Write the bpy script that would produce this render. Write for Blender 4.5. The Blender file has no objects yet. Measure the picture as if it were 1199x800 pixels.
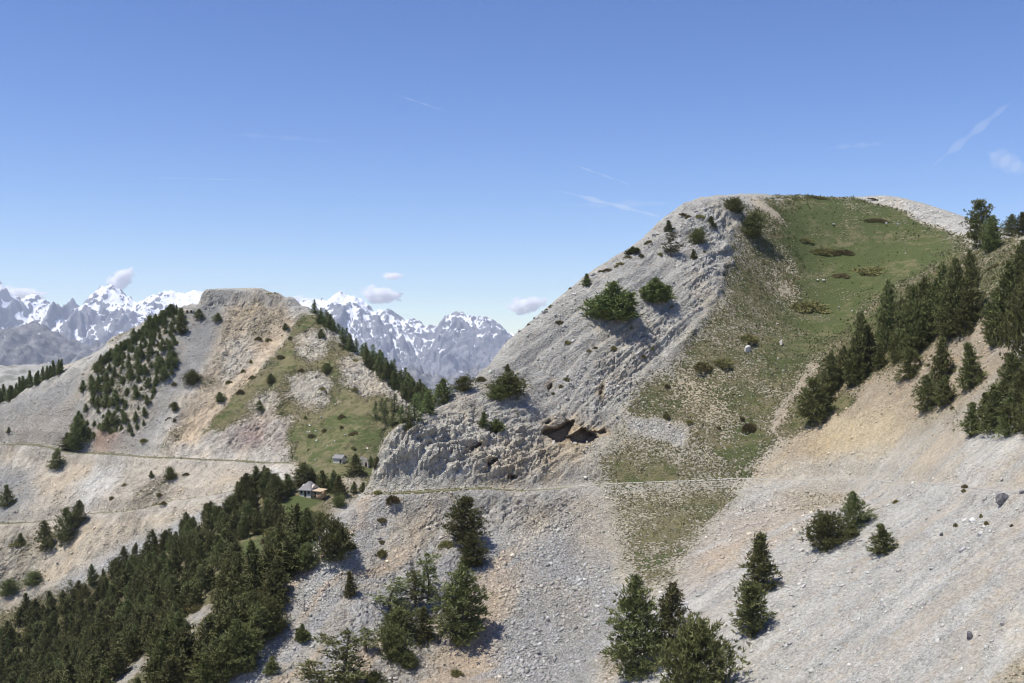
import bpy, math, random
import numpy as np
from mathutils import Vector, Matrix

rng = np.random.default_rng(7)
random.seed(7)
scene = bpy.context.scene
COL = scene.collection
F = 1300.0            # focal length of the survey photograph in its pixels
U0, V0 = 599.5, 400.0

# ------------------------------------------------------------------ helpers
def link(o, parent=None):
    COL.objects.link(o)
    if parent is not None:
        o.parent = parent
    return o

def tag(o, label=None, cat=None, group=None, kind=None):
    if label: o['label'] = label
    if cat: o['category'] = cat
    if group: o['group'] = group
    if kind: o['kind'] = kind
    return o

def np_mesh(name, verts, faces, smooth=False):
    """verts (n,3) array, faces (m,k) int array or a list of such arrays."""
    me = bpy.data.meshes.new(name)
    if not isinstance(faces, list):
        faces = [faces]
    faces = [np.asarray(f, dtype=np.int32) for f in faces if len(f)]
    verts = np.asarray(verts, dtype=np.float32)
    me.vertices.add(len(verts))
    me.vertices.foreach_set('co', verts.ravel())
    nl = sum(f.size for f in faces)
    nf = sum(len(f) for f in faces)
    me.loops.add(nl)
    me.loops.foreach_set('vertex_index', np.concatenate([f.ravel() for f in faces]))
    me.polygons.add(nf)
    tot = np.concatenate([np.full(len(f), f.shape[1], dtype=np.int32) for f in faces])
    start = np.concatenate([[0], np.cumsum(tot)[:-1]]).astype(np.int32)
    me.polygons.foreach_set('loop_start', start)
    if smooth:
        me.polygons.foreach_set('use_smooth', np.ones(nf, dtype=bool))
    me.update(calc_edges=True)
    me.validate()
    return me

def set_attr(me, name, arr):
    arr = np.asarray(arr, dtype=np.float32)
    if arr.ndim == 1:
        a = me.attributes.new(name, 'FLOAT', 'POINT')
        a.data.foreach_set('value', arr)
    else:
        a = me.attributes.new(name, 'FLOAT_COLOR', 'POINT')
        rgba = np.ones((len(arr), 4), dtype=np.float32)
        rgba[:, :3] = arr
        a.data.foreach_set('color', rgba.ravel())

def smooth01(a, b, x):
    t = np.clip((x - a) / (b - a), 0, 1)
    return t * t * (3 - 2 * t)

# ---- gradient noise -------------------------------------------------------
_perm = rng.permutation(512).astype(np.int32)
_perm = np.concatenate([_perm, _perm, _perm])
_g2 = np.stack([np.cos(np.linspace(0, 2*np.pi, 512, endpoint=False)),
                np.sin(np.linspace(0, 2*np.pi, 512, endpoint=False))], 1).astype(np.float32)
_g3 = rng.normal(size=(512, 3)); _g3 = (_g3 / np.linalg.norm(_g3, axis=1)[:, None]).astype(np.float32)

def noise2(x, y):
    xi = np.floor(x).astype(np.int64); yi = np.floor(y).astype(np.int64)
    xf = (x - xi).astype(np.float32); yf = (y - yi).astype(np.float32)
    xi = xi & 511; yi = yi & 511
    u = xf*xf*xf*(xf*(xf*6-15)+10); v = yf*yf*yf*(yf*(yf*6-15)+10)
    def g(ix, iy, fx, fy):
        h = _perm[_perm[ix & 511] + (iy & 511)]
        gr = _g2[h]
        return gr[..., 0]*fx + gr[..., 1]*fy
    a = g(xi, yi, xf, yf); b = g(xi+1, yi, xf-1, yf)
    c = g(xi, yi+1, xf, yf-1); d = g(xi+1, yi+1, xf-1, yf-1)
    return ((a + (b-a)*u) + ((c + (d-c)*u) - (a + (b-a)*u))*v) * 1.4

def noise3(x, y, z):
    xi = np.floor(x).astype(np.int64); yi = np.floor(y).astype(np.int64); zi = np.floor(z).astype(np.int64)
    xf = (x-xi).astype(np.float32); yf = (y-yi).astype(np.float32); zf = (z-zi).astype(np.float32)
    u = xf*xf*xf*(xf*(xf*6-15)+10); v = yf*yf*yf*(yf*(yf*6-15)+10); w = zf*zf*zf*(zf*(zf*6-15)+10)
    def g(dx, dy, dz):
        h = _perm[_perm[_perm[(xi+dx) & 511] + ((yi+dy) & 511)] + ((zi+dz) & 511)]
        gr = _g3[h]
        return gr[..., 0]*(xf-dx) + gr[..., 1]*(yf-dy) + gr[..., 2]*(zf-dz)
    def lx(dy, dz):
        a = g(0, dy, dz); b = g(1, dy, dz); return a + (b-a)*u
    def ly(dz):
        a = lx(0, dz); b = lx(1, dz); return a + (b-a)*v
    a = ly(0); b = ly(1)
    return (a + (b-a)*w) * 1.5

def fbm2(x, y, oct=5, lac=2.03, gain=.5):
    s = 0; a = 1; t = 0
    for i in range(oct):
        s = s + a*noise2(x + 17.3*i, y - 9.1*i); t += a; a *= gain; x = x*lac; y = y*lac
    return s / t

def ridge2(x, y, oct=6, lac=2.07, gain=.5):
    s = 0; a = 1; t = 0; w = 1
    for i in range(oct):
        n = 1 - np.abs(noise2(x + 31.7*i, y + 11.9*i)); n = n*n
        s = s + a*n*w; t += a; w = np.clip(n*1.6, 0, 1); a *= gain; x = x*lac; y = y*lac
    return s / t

def fbm3(x, y, z, oct=4, lac=2.03, gain=.5):
    s = 0; a = 1; t = 0
    for i in range(oct):
        s = s + a*noise3(x + 7.7*i, y, z - 3.1*i); t += a; a *= gain; x = x*lac; y = y*lac; z = z*lac
    return s / t

# ------------------------------------------------------------------ terrain survey
# every line: bearing and height of a surveyed point (photo u, v) and its distance north in metres
S = """
441 570 197|441 556 198|444 540 200|449 527 202|458 515 205|468 507 208|480 503 212|520 468 225|560 430 236|600 395 247|640 360 257|680 330 266|720 302 274|760 280 281|785 262 286|797 250 288|806 241 290|820 237 293|840 235 296|860 234 300|900 231 308|950 230 318|1000 232 325|1040 228 328|1080 240 320|1130 266 305|1165 276 288|1199 284 280
450 577 196|520 576 203|600 574 210|660 571 214|700 567 217|760 564 219|830 562 221|880 561 222|950 561 208|1000 562 195|1060 566 175|1150 572 150
830 400 253|760 400 250|700 440 240|640 460 237|560 510 219|500 530 210|900 340 284|880 450 242|820 500 233
950 300 300|1000 380 272|950 450 243|900 520 229|1050 280 306|1100 300 283|1020 300 297
1000 440 233|1060 410 228|1100 380 220|1150 340 214|1199 300 213|1160 287 250|1199 275 245|1199 400 185|1100 450 200|1000 500 213|1199 480 165|1100 520 177|1000 540 202
1199 600 135|1199 700 118|1199 800 106|1100 700 127|1100 620 145|1000 650 152|1000 800 122|900 700 151|850 800 138|800 750 150|900 620 180|960 600 175
860 590 206|800 660 182|740 750 160|690 800 152|760 600 204|720 660 186
640 640 192|640 720 174|640 800 160|560 640 190|560 720 174|560 800 160|480 700 176|450 640 187|400 800 157|480 620 192|400 700 173|440 760 164
420 588 192|395 600 190|365 630 184|340 660 180|315 700 174|300 730 169|280 790 160
370 583 330|400 545 357|440 530 375|330 610 312|300 570 345
300 640 280|250 700 238|200 700 280|100 760 300|0 800 330|200 800 215|100 800 252|150 720 305|280 740 205|220 650 310|340 600 318
345 562 365|250 580 372|150 600 380|0 612 392|0 660 380|0 710 368|140 655 368|240 600 365|70 680 368
0 522 432|85 531 418|170 535 405|250 538 395|340 541 385
300 357 486|270 357 484|330 358 483|240 358 480|350 358 478|200 364 470|160 396 452|100 434 447|0 478 452|40 456 450
200 450 430|300 450 425|400 450 420|100 490 425|250 400 452|330 400 452|370 371 468|400 399 458|430 421 446|470 451 437|500 473 431|512 484 428
380 480 407|420 500 392|400 520 375|340 500 403|250 490 415
"""
P = []
for tok in S.replace('\n', '|').split('|'):
    t = tok.split()
    if len(t) == 3:
        u, v, y = map(float, t)
        P.append(((u-U0)/F*y, y, (V0-v)/F*y))
# ground out of the photograph's sight: back slopes, under the viewer, the sides
P += [(0, 292, -35), (20, 335, -35), (52, 355, -8), (80, 370, 5), (110, 385, 0), (150, 360, 20), (-14, 262, -34), (-30, 245, -40), (-10, 330, -50), (30, 420, -60),
      (-108, 545, -20), (-165, 525, -45), (-60, 510, -40), (-25, 480, -62), (-215, 530, -75), (-260, 440, -50), (-270, 380, -95), (-150, 600, -80), (0, 600, -90), (120, 500, -60),
      (-290, 600, -110), (180, 600, -60), (185, 450, -10), (-290, 300, -120), (-200, 250, -110), (-120, 200, -85), (-80, 150, -68),
      (140, 150, 18), (150, 220, 32), (145, 290, 24), (-28.5, 204, -38), (-31, 214, -43), (-25, 224, -40), (-18, 236, -36), (120, 100, 0), (185, 100, 30), (185, 250, 50),
      (0, 0, -1.8), (0, 15, -11), (10, 40, -24), (0, 70, -38), (0, 110, -48), (30, 80, -33), (-40, 100, -58), (40, 20, -6), (-40, 20, -25), (60, 60, -14), (70, -20, 2), (0, -20, 3), (-60, -20, -20), (-90, 60, -50), (180, 0, 40), (-290, 0, -120), (-200, 100, -100)]
P = np.array(P, dtype=np.float64)

def tps_fit(P, lam=.004):
    x = P[:, :2] / 100
    d = np.linalg.norm(x[:, None] - x[None], axis=2)
    K = np.where(d > 0, d*d*np.log(np.maximum(d, 1e-9)), 0) + lam*np.eye(len(x))
    A = np.hstack([np.ones((len(x), 1)), x])
    M = np.block([[K, A], [A.T, np.zeros((3, 3))]])
    return np.linalg.solve(M, np.concatenate([P[:, 2], np.zeros(3)])), x
TW, TX = tps_fit(P)

def tps(X, Y):
    X = X.ravel()/100; Y = Y.ravel()/100
    out = np.empty(len(X))
    for s in range(0, len(X), 40000):
        xx = X[s:s+40000, None]; yy = Y[s:s+40000, None]
        r2 = (xx - TX[None, :, 0])**2 + (yy - TX[None, :, 1])**2
        out[s:s+40000] = (.5*r2*np.log(np.maximum(r2, 1e-12))) @ TW[:-3] + TW[-3] + TW[-2]*xx[:, 0] + TW[-1]*yy[:, 0]
    return out

# coarse raster of the bare ground, 1 m cells
RX0, RX1, RY0, RY1 = -300, 190, -20, 600
rx = np.arange(RX0, RX1+1.0); ry = np.arange(RY0, RY1+1.0)
GX, GY = np.meshgrid(rx, ry)
# thin-plate on 2 m, then bilinear to 1 m
RH = tps(GX[::2, ::2], GY[::2, ::2]).reshape(GX[::2, ::2].shape)
def up2(a):
    b = np.zeros((a.shape[0]*2-1, a.shape[1]*2-1)); b[::2, ::2] = a
    b[1::2, ::2] = (a[1:] + a[:-1])/2; b[:, 1::2] = (b[:, 2::2] + b[:, :-1:2])/2
    return b
RH = up2(RH)

def bil(R, X, Y):
    fx = np.clip(X - RX0, 0, R.shape[1]-1.001); fy = np.clip(Y - RY0, 0, R.shape[0]-1.001)
    ix = fx.astype(int); iy = fy.astype(int); a = fx-ix; b = fy-iy
    return (R[iy, ix]*(1-a)+R[iy, ix+1]*a)*(1-b) + (R[iy+1, ix]*(1-a)+R[iy+1, ix+1]*a)*b

# flat-topped rock cap of the far left summit
cap = (smooth01(-133.5, -131.5, GX + 1.2*noise2(GX*.25, GY*.25)) * (1 - .25*smooth01(-109, -105, GX) - .35*smooth01(-102, -98, GX) - .40*smooth01(-95, -91, GX)) * smooth01(472, 474, GY + 2.5*noise2(GX*.15, GY*.15+4)) * (1 - smooth01(498, 506, GY)))
CAPH = 6.7
RH += cap * CAPH
# cliff buttress where the trail turns the corner
but = smooth01(-26.6, -23.4, GX + .12*(GY-203)) * (1 - smooth01(-18, 12, GX)) * smooth01(196.8, 202.5, GY) * (1 - smooth01(208, 236, GY))
BUTH = 4.6
RH += but * BUTH

_yy = np.arange(70, 590, .5)
def hit(u, v, lift=True):
    """where the sight line of a surveyed point meets the ground -> x, y, z"""
    u = np.atleast_1d(np.asarray(u, float)); v = np.atleast_1d(np.asarray(v, float)).copy()
    Xo = np.zeros(len(u)); Yo = np.zeros(len(u)); todo = np.ones(len(u), bool)
    for it in range(60):
        idx = np.where(todo)[0]
        if not len(idx): break
        X = (u[idx, None]-U0)/F*_yy; Z = (V0-v[idx, None])/F*_yy
        below = Z < bil(RH, X, np.broadcast_to(_yy, X.shape))
        k = below.argmax(1); ok = below.any(1)
        Yo[idx[ok]] = _yy[k[ok]]-.25; Xo[idx[ok]] = (u[idx[ok]]-U0)/F*Yo[idx[ok]]
        todo[idx[ok]] = False
        v[idx[~ok]] += 2
    return Xo, Yo, bil(RH, Xo, Yo)

# ------------------------------------------------------------------ paths (benches cut into the slope)
def polyline(pts, step=1.0):
    pts = np.asarray(pts, float)
    # Catmull-Rom through the points
    out = []
    Q = np.vstack([2*pts[0]-pts[1], pts, 2*pts[-1]-pts[-2]])
    for i in range(1, len(Q)-2):
        p0, p1, p2, p3 = Q[i-1:i+3]
        n = max(2, int(np.linalg.norm(p2-p1)/step))
        t = np.linspace(0, 1, n, endpoint=False)[:, None]
        out.append(.5*((2*p1)+(-p0+p2)*t+(2*p0-5*p1+4*p2-p3)*t*t+(-p0+3*p1-3*p2+p3)*t**3))
    out.append(pts[-1:])
    return np.vstack(out)

def path_from(uv, smooth_n=9):
    u, v = np.array(uv, float).T
    x, y, z = hit(u, v)
    pl = polyline(np.stack([x, y, z], 1), .7)
    z = bil(RH, pl[:, 0], pl[:, 1])
    k = np.ones(smooth_n*2+1)/(smooth_n*2+1)
    z = np.convolve(np.pad(z, smooth_n, mode='edge'), k, 'valid')
    return np.column_stack([pl[:, :2], z])

PATHS = {
 'main': (path_from([(434, 578), (450, 577), (520, 576), (600, 575), (660, 572), (700, 567), (760, 564), (830, 562), (880, 561), (950, 561), (1000, 562), (1060, 566), (1150, 572), (1225, 578)]), .62),
 'upper': (path_from([(-40, 519), (0, 522), (85, 531), (170, 535), (250, 538), (340, 541)]), 1.3),
 'lower': (path_from([(-40, 617), (0, 612), (90, 604), (150, 598), (200, 586), (250, 579), (300, 571), (345, 560)]), .9),
}

def near_path(X, Y, pl):
    """distance to a path and the path height there (only computed near it)"""
    d = np.full(X.shape, 99.0); h = np.zeros(X.shape)
    m = (X > pl[:, 0].min()-6) & (X < pl[:, 0].max()+6) & (Y > pl[:, 1].min()-6) & (Y < pl[:, 1].max()+6)
    ii = np.where(m)[0]
    for s in range(0, len(ii), 20000):
        j = ii[s:s+20000]
        dd = (X[j, None]-pl[None, :, 0])**2 + (Y[j, None]-pl[None, :, 1])**2
        k = dd.argmin(1); d[j] = np.sqrt(dd[np.arange(len(j)), k]); h[j] = pl[k, 2]
    return d, h

# ------------------------------------------------------------------ ground-cover zones
ZRES = RH.shape
def zone(poly, blur=1.5):
    """ground plan of a surveyed outline as a soft raster"""
    pts = np.array(poly, float)
    dens = []
    for i in range(len(pts)):
        a, b = pts[i], pts[(i+1) % len(pts)]
        n = max(2, int(np.hypot(*(b-a))/12))
        t = np.linspace(0, 1, n, endpoint=False)[:, None]
        dens.append(a + (b-a)*t)
    dens = np.vstack(dens)
    x, y, z = hit(dens[:, 0], dens[:, 1])
    m = np.zeros(ZRES)
    x0, x1 = int(max(RX0, x.min()-1)), int(min(RX1, x.max()+2)); y0, y1 = int(max(RY0, y.min()-1)), int(min(RY1, y.max()+2))
    SS = 2
    gx, gy = np.meshgrid(np.arange(x0, x1, 1/SS)+.25, np.arange(y0, y1, 1/SS)+.25)
    ins = np.zeros(gx.shape, bool)
    for i in range(len(x)):
        xa, ya, xb, yb = x[i], y[i], x[(i+1) % len(x)], y[(i+1) % len(x)]
        if ya == yb: continue
        c = ((ya > gy) != (yb > gy)) & (gx < (xb-xa)*(gy-ya)/(yb-ya)+xa)
        ins ^= c
    ins = ins.reshape(ins.shape[0]//SS, SS, ins.shape[1]//SS, SS).mean((1, 3))
    m[y0-RY0:y1-RY0, x0-RX0:x1-RX0] = ins[:ZRES[0]-(y0-RY0), :ZRES[1]-(x0-RX0)]
    # blur
    r = max(1, int(math.ceil(blur*2)))
    k = np.exp(-.5*(np.arange(-r, r+1)/max(blur, .3))**2); k /= k.sum()
    sl = np.s_[max(0, y0-RY0-r*2):y1-RY0+r*2, max(0, x0-RX0-r*2):x1-RX0+r*2]
    b = m[sl]
    b = np.apply_along_axis(lambda a: np.convolve(a, k, 'same'), 0, b)
    b = np.apply_along_axis(lambda a: np.convolve(a, k, 'same'), 1, b)
    m[sl] = b
    return m
# ------------------------------------------------------------------ zones: colour / vegetation / crag / scree
GREY = (.39, .375, .35); SLAB = (.36, .35, .33); PALE = (.45, .435, .41); WHITE = (.53, .51, .48); OCHRE = (.48, .39, .265)
TAN = (.415, .365, .295); STONY = (.385, .35, .275); BROWN = (.34, .28, .205); PINK = (.44, .39, .35); BLUE = (.28, .278, .272); RED = (.38, .25, .19); BEIGE = (.46, .415, .35)
Rcol = np.empty(ZRES + (3,)); Rcol[:] = (.42, .405, .38)
Rveg = np.zeros(ZRES); Rgrn = np.full(ZRES, .4); Rcrag = np.full(ZRES, .12); Rscr = np.full(ZRES, .35)

def put(poly, col=None, veg=None, grn=None, crag=None, scr=None, blur=2.0, a=1.0):
    m = zone(poly, blur) * a
    if col is not None: Rcol[:] = Rcol*(1-m[..., None]) + np.array(col)*m[..., None]
    for R, val in ((Rveg, veg), (Rgrn, grn), (Rcrag, crag), (Rscr, scr)):
        if val is not None: R[:] = R*(1-m) + val*m

# --- main mountain
put([(445,577),(450,530),(520,468),(600,395),(720,302),(805,240),(835,235),(868,262),(862,320),(830,380),(760,440),(705,520),(695,562),(600,572)], GREY, crag=.30, scr=.5)
put([(600,400),(720,305),(800,250),(820,300),(760,370),(690,410),(640,470),(560,470)], SLAB, crag=.16, scr=.55, blur=4)
put([(800,245),(835,237),(868,262),(860,330),(820,380),(800,330)], PALE, crag=.55, scr=.5, blur=3)
put([(443,577),(447,535),(490,500),(560,490),(640,500),(640,570),(560,575)], (.485,.46,.415), crag=.9, scr=.15, blur=3)
put([(686,470),(715,410),(785,370),(800,385),(735,462),(704,510),(686,515)], PALE, crag=.75, scr=.2, blur=2.5)
for p in ([(512,520),(545,498),(552,515),(520,540)], [(590,520),(606,515),(612,560),(594,565)], [(640,500),(676,490),(700,505),(690,545),(650,540)], [(620,520),(650,520),(660,560),(630,560)]):
    put(p, OCHRE, blur=1.6, a=.75)
put([(610,575),(660,572),(700,575),(690,600),(640,610),(600,640),(590,600)], PALE, crag=.8, scr=.2, blur=2)
# grass side
put([(866,270),(895,242),(960,232),(1040,236),(1128,275),(1128,302),(1040,335),(985,390),(950,430),(905,505),(890,548),(820,535),(730,520),(704,530),(708,508),(738,470),(772,432),(812,395),(846,340),(860,300)], STONY, veg=.67, grn=.40, crag=.03, scr=.3, blur=2)
put([(900,240),(930,229),(1000,227),(1045,238),(1128,278),(1128,302),(1040,335),(985,390),(950,430),(908,505),(890,490),(925,410),(942,330),(905,280)], (.36,.32,.22), veg=.90, grn=.88, crag=.0, scr=.06, blur=6)
put([(700,562),(705,525),(735,512),(820,530),(905,545),(890,562)], STONY, veg=.66, grn=.28, crag=.02, scr=.3)
put([(720,562),(725,548),(790,545),(800,562)], None, veg=.95, grn=.7, blur=1)
put([(830,530),(860,505),(905,500),(895,540),(860,550)], None, veg=.85, grn=.75, blur=2)
put([(880,570),(892,545),(900,520),(920,510),(935,545),(930,562)], TAN, veg=.3, grn=.4)
put([(702,568),(884,565),(862,596),(832,648),(800,690),(738,706),(712,650)], STONY, veg=.58, grn=.22, crag=.02, scr=.4, blur=3.5)
put([(800,575),(880,566),(855,600),(825,648),(795,680),(770,685),(800,640)], None, veg=.66, grn=.42, blur=2.5)
put([(732,484),(746,486),(765,492),(812,496),(806,505),(800,515),(780,511),(740,506)], (.42,.405,.38), veg=-.3, crag=.05, scr=.8, blur=.6)
put([(800,450),(850,440),(850,480),(790,480)], OCHRE, veg=.35, blur=3, a=.8)
put([(880,305),(935,300),(940,312),(900,320),(882,316)], (.52,.45,.355), veg=.12, scr=.4, blur=1.2, a=.8)
put([(900,330),(925,325),(945,345),(920,350)], (.52,.45,.355), veg=.15, scr=.4, blur=1.2, a=.8)
put([(864,268),(878,242),(903,246),(928,292),(905,308),(862,312)], None, veg=.74, grn=.42, blur=3)
put([(878,240),(893,235),(922,257),(914,260),(895,246)], (.50,.43,.34), veg=.1, blur=.6)
put([(1000,229),(1040,224),(1085,238),(1134,262),(1132,277),(1085,258),(1045,240),(1005,233)], WHITE, veg=-.2, crag=.45, scr=.6, blur=.8)
put([(903,506),(911,484),(928,459),(944,437),(952,424),(959,426),(948,443),(934,464),(918,489),(907,506)], (.43,.375,.31), veg=-.5, scr=.7, blur=.45)
# right flank under the pines
put([(950,475),(1000,440),(1060,415),(1130,375),(1150,300),(1199,270),(1199,430),(1130,475),(1050,500),(980,540),(905,545),(920,510)], (.37,.31,.235), veg=.24, grn=.35, crag=.08, scr=.45)
put([(1128,300),(1160,285),(1199,268),(1199,330),(1150,360),(1130,340)], (.33,.30,.22), veg=.62, grn=.45, scr=.2)
put([(1060,470),(1140,460),(1150,500),(1070,505)], (.33,.28,.2), veg=.42, grn=.4, blur=3)
put([(955,492),(1050,478),(1068,500),(1050,532),(965,530)], (.48,.40,.275), veg=.05, crag=.1, blur=2)
put([(900,545),(1060,540),(1199,505),(1199,575),(1060,560),(900,562)], BEIGE, veg=.05, scr=.5, blur=2.5)
put([(903,508),(955,425),(985,390),(1040,340),(1130,300),(1150,330),(1130,385),(1060,425),(1005,447),(960,478),(940,505),(920,515)], (.33,.27,.19), veg=.72, grn=.5, blur=2)
put([(965,478),(990,460),(1008,463),(990,480)], None, veg=.95, grn=.6, blur=.8)
# near right slope
put([(885,568),(1000,565),(1090,570),(1199,560),(1260,600),(1260,840),(680,840),(690,795),(740,752),(800,690)], (.455,.44,.415), veg=-.3, crag=.05, scr=.75, blur=2)
put([(800,655),(860,600),(960,580),(900,640),(830,690),(795,700)], (.42,.375,.335), veg=.0, scr=.85, blur=3)
put([(905,575),(1000,568),(1010,590),(930,600)], TAN, veg=.45, grn=.35, blur=2)
put([(870,625),(960,590),(940,620),(880,650)], OCHRE, blur=4, a=.5)
put([(1130,800),(1199,758),(1230,800)], (.40,.34,.24), veg=.55, grn=.4, blur=1.5)
put([(690,800),(700,765),(725,750),(740,780),(720,800)], TAN, veg=.6, grn=.4, blur=1.5)
# scree fan and lower left of the mountain
put([(570,650),(600,622),(640,612),(700,578),(714,640),(735,700),(690,800),(570,830)], (.325,.32,.315), veg=-.3, crag=.08, scr=1.0, blur=1.2)
put([(665,590),(700,575),(710,640),(705,690),(680,620)], TAN, veg=.1, scr=.6, blur=2.5)
put([(610,600),(650,590),(650,620),(615,640)], TAN, veg=.35, grn=.4, blur=2)
put([(440,582),(600,580),(600,620),(568,645),(560,800),(400,820),(270,820),(300,740),(365,650)], (.40,.38,.35), veg=.02, crag=.5, scr=.34, blur=2)
put([(470,605),(545,590),(450,690),(410,740),(360,810),(320,810),(400,690)], TAN, crag=.3, a=.85, blur=4)
put([(335,670),(420,600),(445,612),(350,770),(318,750)], (.385,.38,.37), scr=.9, crag=.1, blur=2.5)
put([(515,745),(560,720),(580,690),(578,810),(490,810)], (.44,.35,.26), veg=.2, scr=.4, crag=.2, blur=1.5)
put([(440,690),(520,660),(550,700),(500,800),(430,790)], (.41,.40,.385), crag=.7, scr=.2, blur=3)
# --- valley forest floor and meadows
put([(-40,730),(0,712),(140,658),(260,600),(325,560),(400,558),(425,575),(395,598),(338,668),(326,720),(280,770),(200,830),(-40,830)], (.27,.23,.165), veg=.74, grn=.28, crag=.15, scr=.15, blur=3)
for p in ([(215,725),(245,705),(255,712),(225,735)], [(130,800),(165,765),(170,775),(150,800)], [(282,662),(300,655),(305,675),(290,685)], [(195,760),(225,740),(230,750),(200,780)], [(160,670),(180,660),(185,680),(165,690)]):
    put(p, GREY, veg=-.2, crag=.5, blur=1.2)
put([(330,590),(352,578),(372,584),(362,602),(338,606)], None, veg=1.3, grn=1.25, crag=0, blur=1.2)
put([(278,636),(306,630),(306,655),(290,668)], None, veg=1.2, grn=.9, crag=0, blur=1.2)
# --- far left mountain
put([(-60,500),(0,480),(90,436),(140,403),(240,345),(265,380),(205,470),(170,528),(0,520),(-60,515)], (.305,.30,.29), veg=-.1, crag=.06, scr=.7, blur=2)
put([(-60,508),(0,498),(60,480),(120,485),(170,505),(170,533),(0,521),(-60,515)], (.37,.33,.28), blur=4, a=.8)
put([(90,440),(200,362),(235,385),(205,440),(150,515),(110,515)], (.40,.375,.335), veg=.22, grn=.4, crag=.45, scr=.2, blur=3)
put([(205,368),(240,350),(268,352),(262,400),(228,450),(205,450)], BLUE, crag=.15, scr=.5, veg=0, blur=3)
put([(234,362),(239,336),(300,330),(330,336),(354,354),(335,364),(260,362)], (.345,.335,.32), veg=.02, crag=.5, scr=.2, blur=1.2)
put([(290,333),(330,338),(348,353),(332,349)], None, veg=.9, grn=.6, blur=1)
put([(266,362),(330,355),(342,375),(300,425),(262,480),(215,525),(195,515),(240,440)], (.42,.36,.285), veg=.22, grn=.3, crag=.4, blur=2)
put([(268,362),(300,360),(335,362),(335,385),(300,395),(275,395)], (.42,.36,.28), veg=.25, crag=.6, blur=2)
put([(338,368),(318,392),(288,425),(252,462),(213,512),(195,530),(225,530),(268,478),(312,432),(348,384)], (.51,.42,.32), veg=-.1, crag=.08, blur=1.5)
put([(262,400),(290,393),(300,420),(262,455)], (.50, .46, .40), veg=.12, crag=.8, blur=1.5)
put([(348,378),(370,372),(420,430),(500,470),(500,490),(440,500),(340,490),(290,500),(235,505),(268,474),(312,432)], (.36,.315,.235), veg=.90, grn=.30, crag=.15, scr=.15, blur=2)
for p in ([(347,392),(375,383),(392,392),(385,420),(352,425)], [(338,440),(375,430),(395,450),(390,480),(340,475)], [(400,415),(440,430),(470,452),(430,470),(400,450)], [(450,445),(500,472),(500,490),(460,480)], [(300,460),(330,455),(335,480),(300,490)]):
    put(p, (.50,.46,.395), veg=.16, crag=.75, scr=.1, blur=1.8)
put([(335,500),(400,482),(455,498),(480,520),(470,560),(400,575),(352,552),(332,530)], (.34,.30,.21), veg=.92, grn=.55, crag=.02, scr=.06, blur=2)
put([(395,560),(430,550),(445,565),(430,580),(405,580)], TAN, veg=.45, grn=.4, blur=1)
put([(250,510),(310,482),(340,500),(335,537),(240,537)], PINK, veg=.05, crag=.9, blur=2)
put([(285,500),(310,497),(312,515),(285,520)], (.38,.31,.285), blur=1.5)
put([(140,535),(210,518),(340,528),(342,542),(150,537)], (.52,.48,.43), veg=-.1, crag=.35, blur=1.5)
put([(108,506),(140,498),(148,515),(112,522)], RED, blur=1.5, a=.8)
put([(-60,525),(0,526),(100,533),(342,545),(352,562),(250,582),(140,602),(0,614),(-60,620)], (.455,.41,.35), veg=0, crag=.15, scr=.45, blur=1.5)
put([(92,575),(110,545),(145,540),(140,565),(95,602)], WHITE, crag=.2, blur=2)
put([(150,590),(165,568),(200,555),(205,575),(180,590)], (.38,.34,.28), veg=.3, crag=.9, blur=1.5)
put([(-60,545),(0,543),(40,550),(42,585),(20,605),(-60,615)], BLUE, blur=2.5)
put([(-60,622),(0,616),(140,605),(250,586),(340,566),(320,575),(240,600),(140,655),(0,700),(-60,720)], (.455,.40,.325), veg=.08, crag=.2, scr=.4, blur=1.5)
put([(55,692),(140,640),(250,592),(325,568),(260,600),(140,662),(80,695)], (.405,.40,.395), scr=.7, blur=1.5)
put([(-40,640),(30,620),(50,650),(30,690),(-40,700)], (.38,.35,.30), veg=.2, crag=.8, blur=2)
put([(440,578),(442,552),(452,524),(468,506),(500,490),(560,500),(560,574)], (.51,.485,.435), veg=-.3, grn=.4, crag=.9, scr=.15, blur=.6)
put([(300,560),(322,545),(342,550),(345,562),(320,570)], WHITE, veg=-.1, crag=.3, blur=1)

# ------------------------------------------------------------------ the ground sheet
def spaced(segs):
    out = []
    for a, b, d in segs:
        out.append(np.arange(a, b, d))
    out.append([segs[-1][1]])
    return np.concatenate(out)
xs = spaced([(-300, -225, 2.0), (-225, -60, .62), (-60, -30, .42), (-30, 62, .31), (62, 112, .40), (112, 190, 1.5)])
ys = spaced([(-20, 80, 2.5), (80, 190, .42), (190, 262, .30), (262, 335, .46), (335, 500, .58), (500, 600, 2.5)])
MX, MY = np.meshgrid(xs, ys)
ny, nx = MX.shape
vx, vy = MX.ravel(), MY.ravel()
vz = tps(vx, vy) + bil(cap*CAPH + but*BUTH, vx, vy)
# wobble the zone edges so that no border is a clean line
wob = 1.15
wx = vx + wob*fbm2(vx*.16, vy*.16, 4) * 1.6; wy = vy + wob*fbm2(vx*.16+40, vy*.16-70, 4) * 1.6
A_col = np.stack([bil(Rcol[..., i], wx, wy) for i in range(3)], 1)
A_veg = bil(Rveg, wx, wy); A_grn = bil(Rgrn, wx, wy); A_crag = bil(Rcrag, wx, wy); A_scr = bil(Rscr, wx, wy)

# base normal of the smooth surface
def grid_normals(x, y, z):
    Xg, Yg, Zg = (a.reshape(ny, nx) for a in (x, y, z))
    T = np.stack([np.gradient(a, axis=1) for a in (Xg, Yg, Zg)], -1); B = np.stack([np.gradient(a, axis=0) for a in (Xg, Yg, Zg)], -1)
    n = np.cross(T, B); n /= np.linalg.norm(n, axis=-1)[..., None]
    return n.reshape(-1, 3)

n0 = grid_normals(vx, vy, vz)
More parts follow.
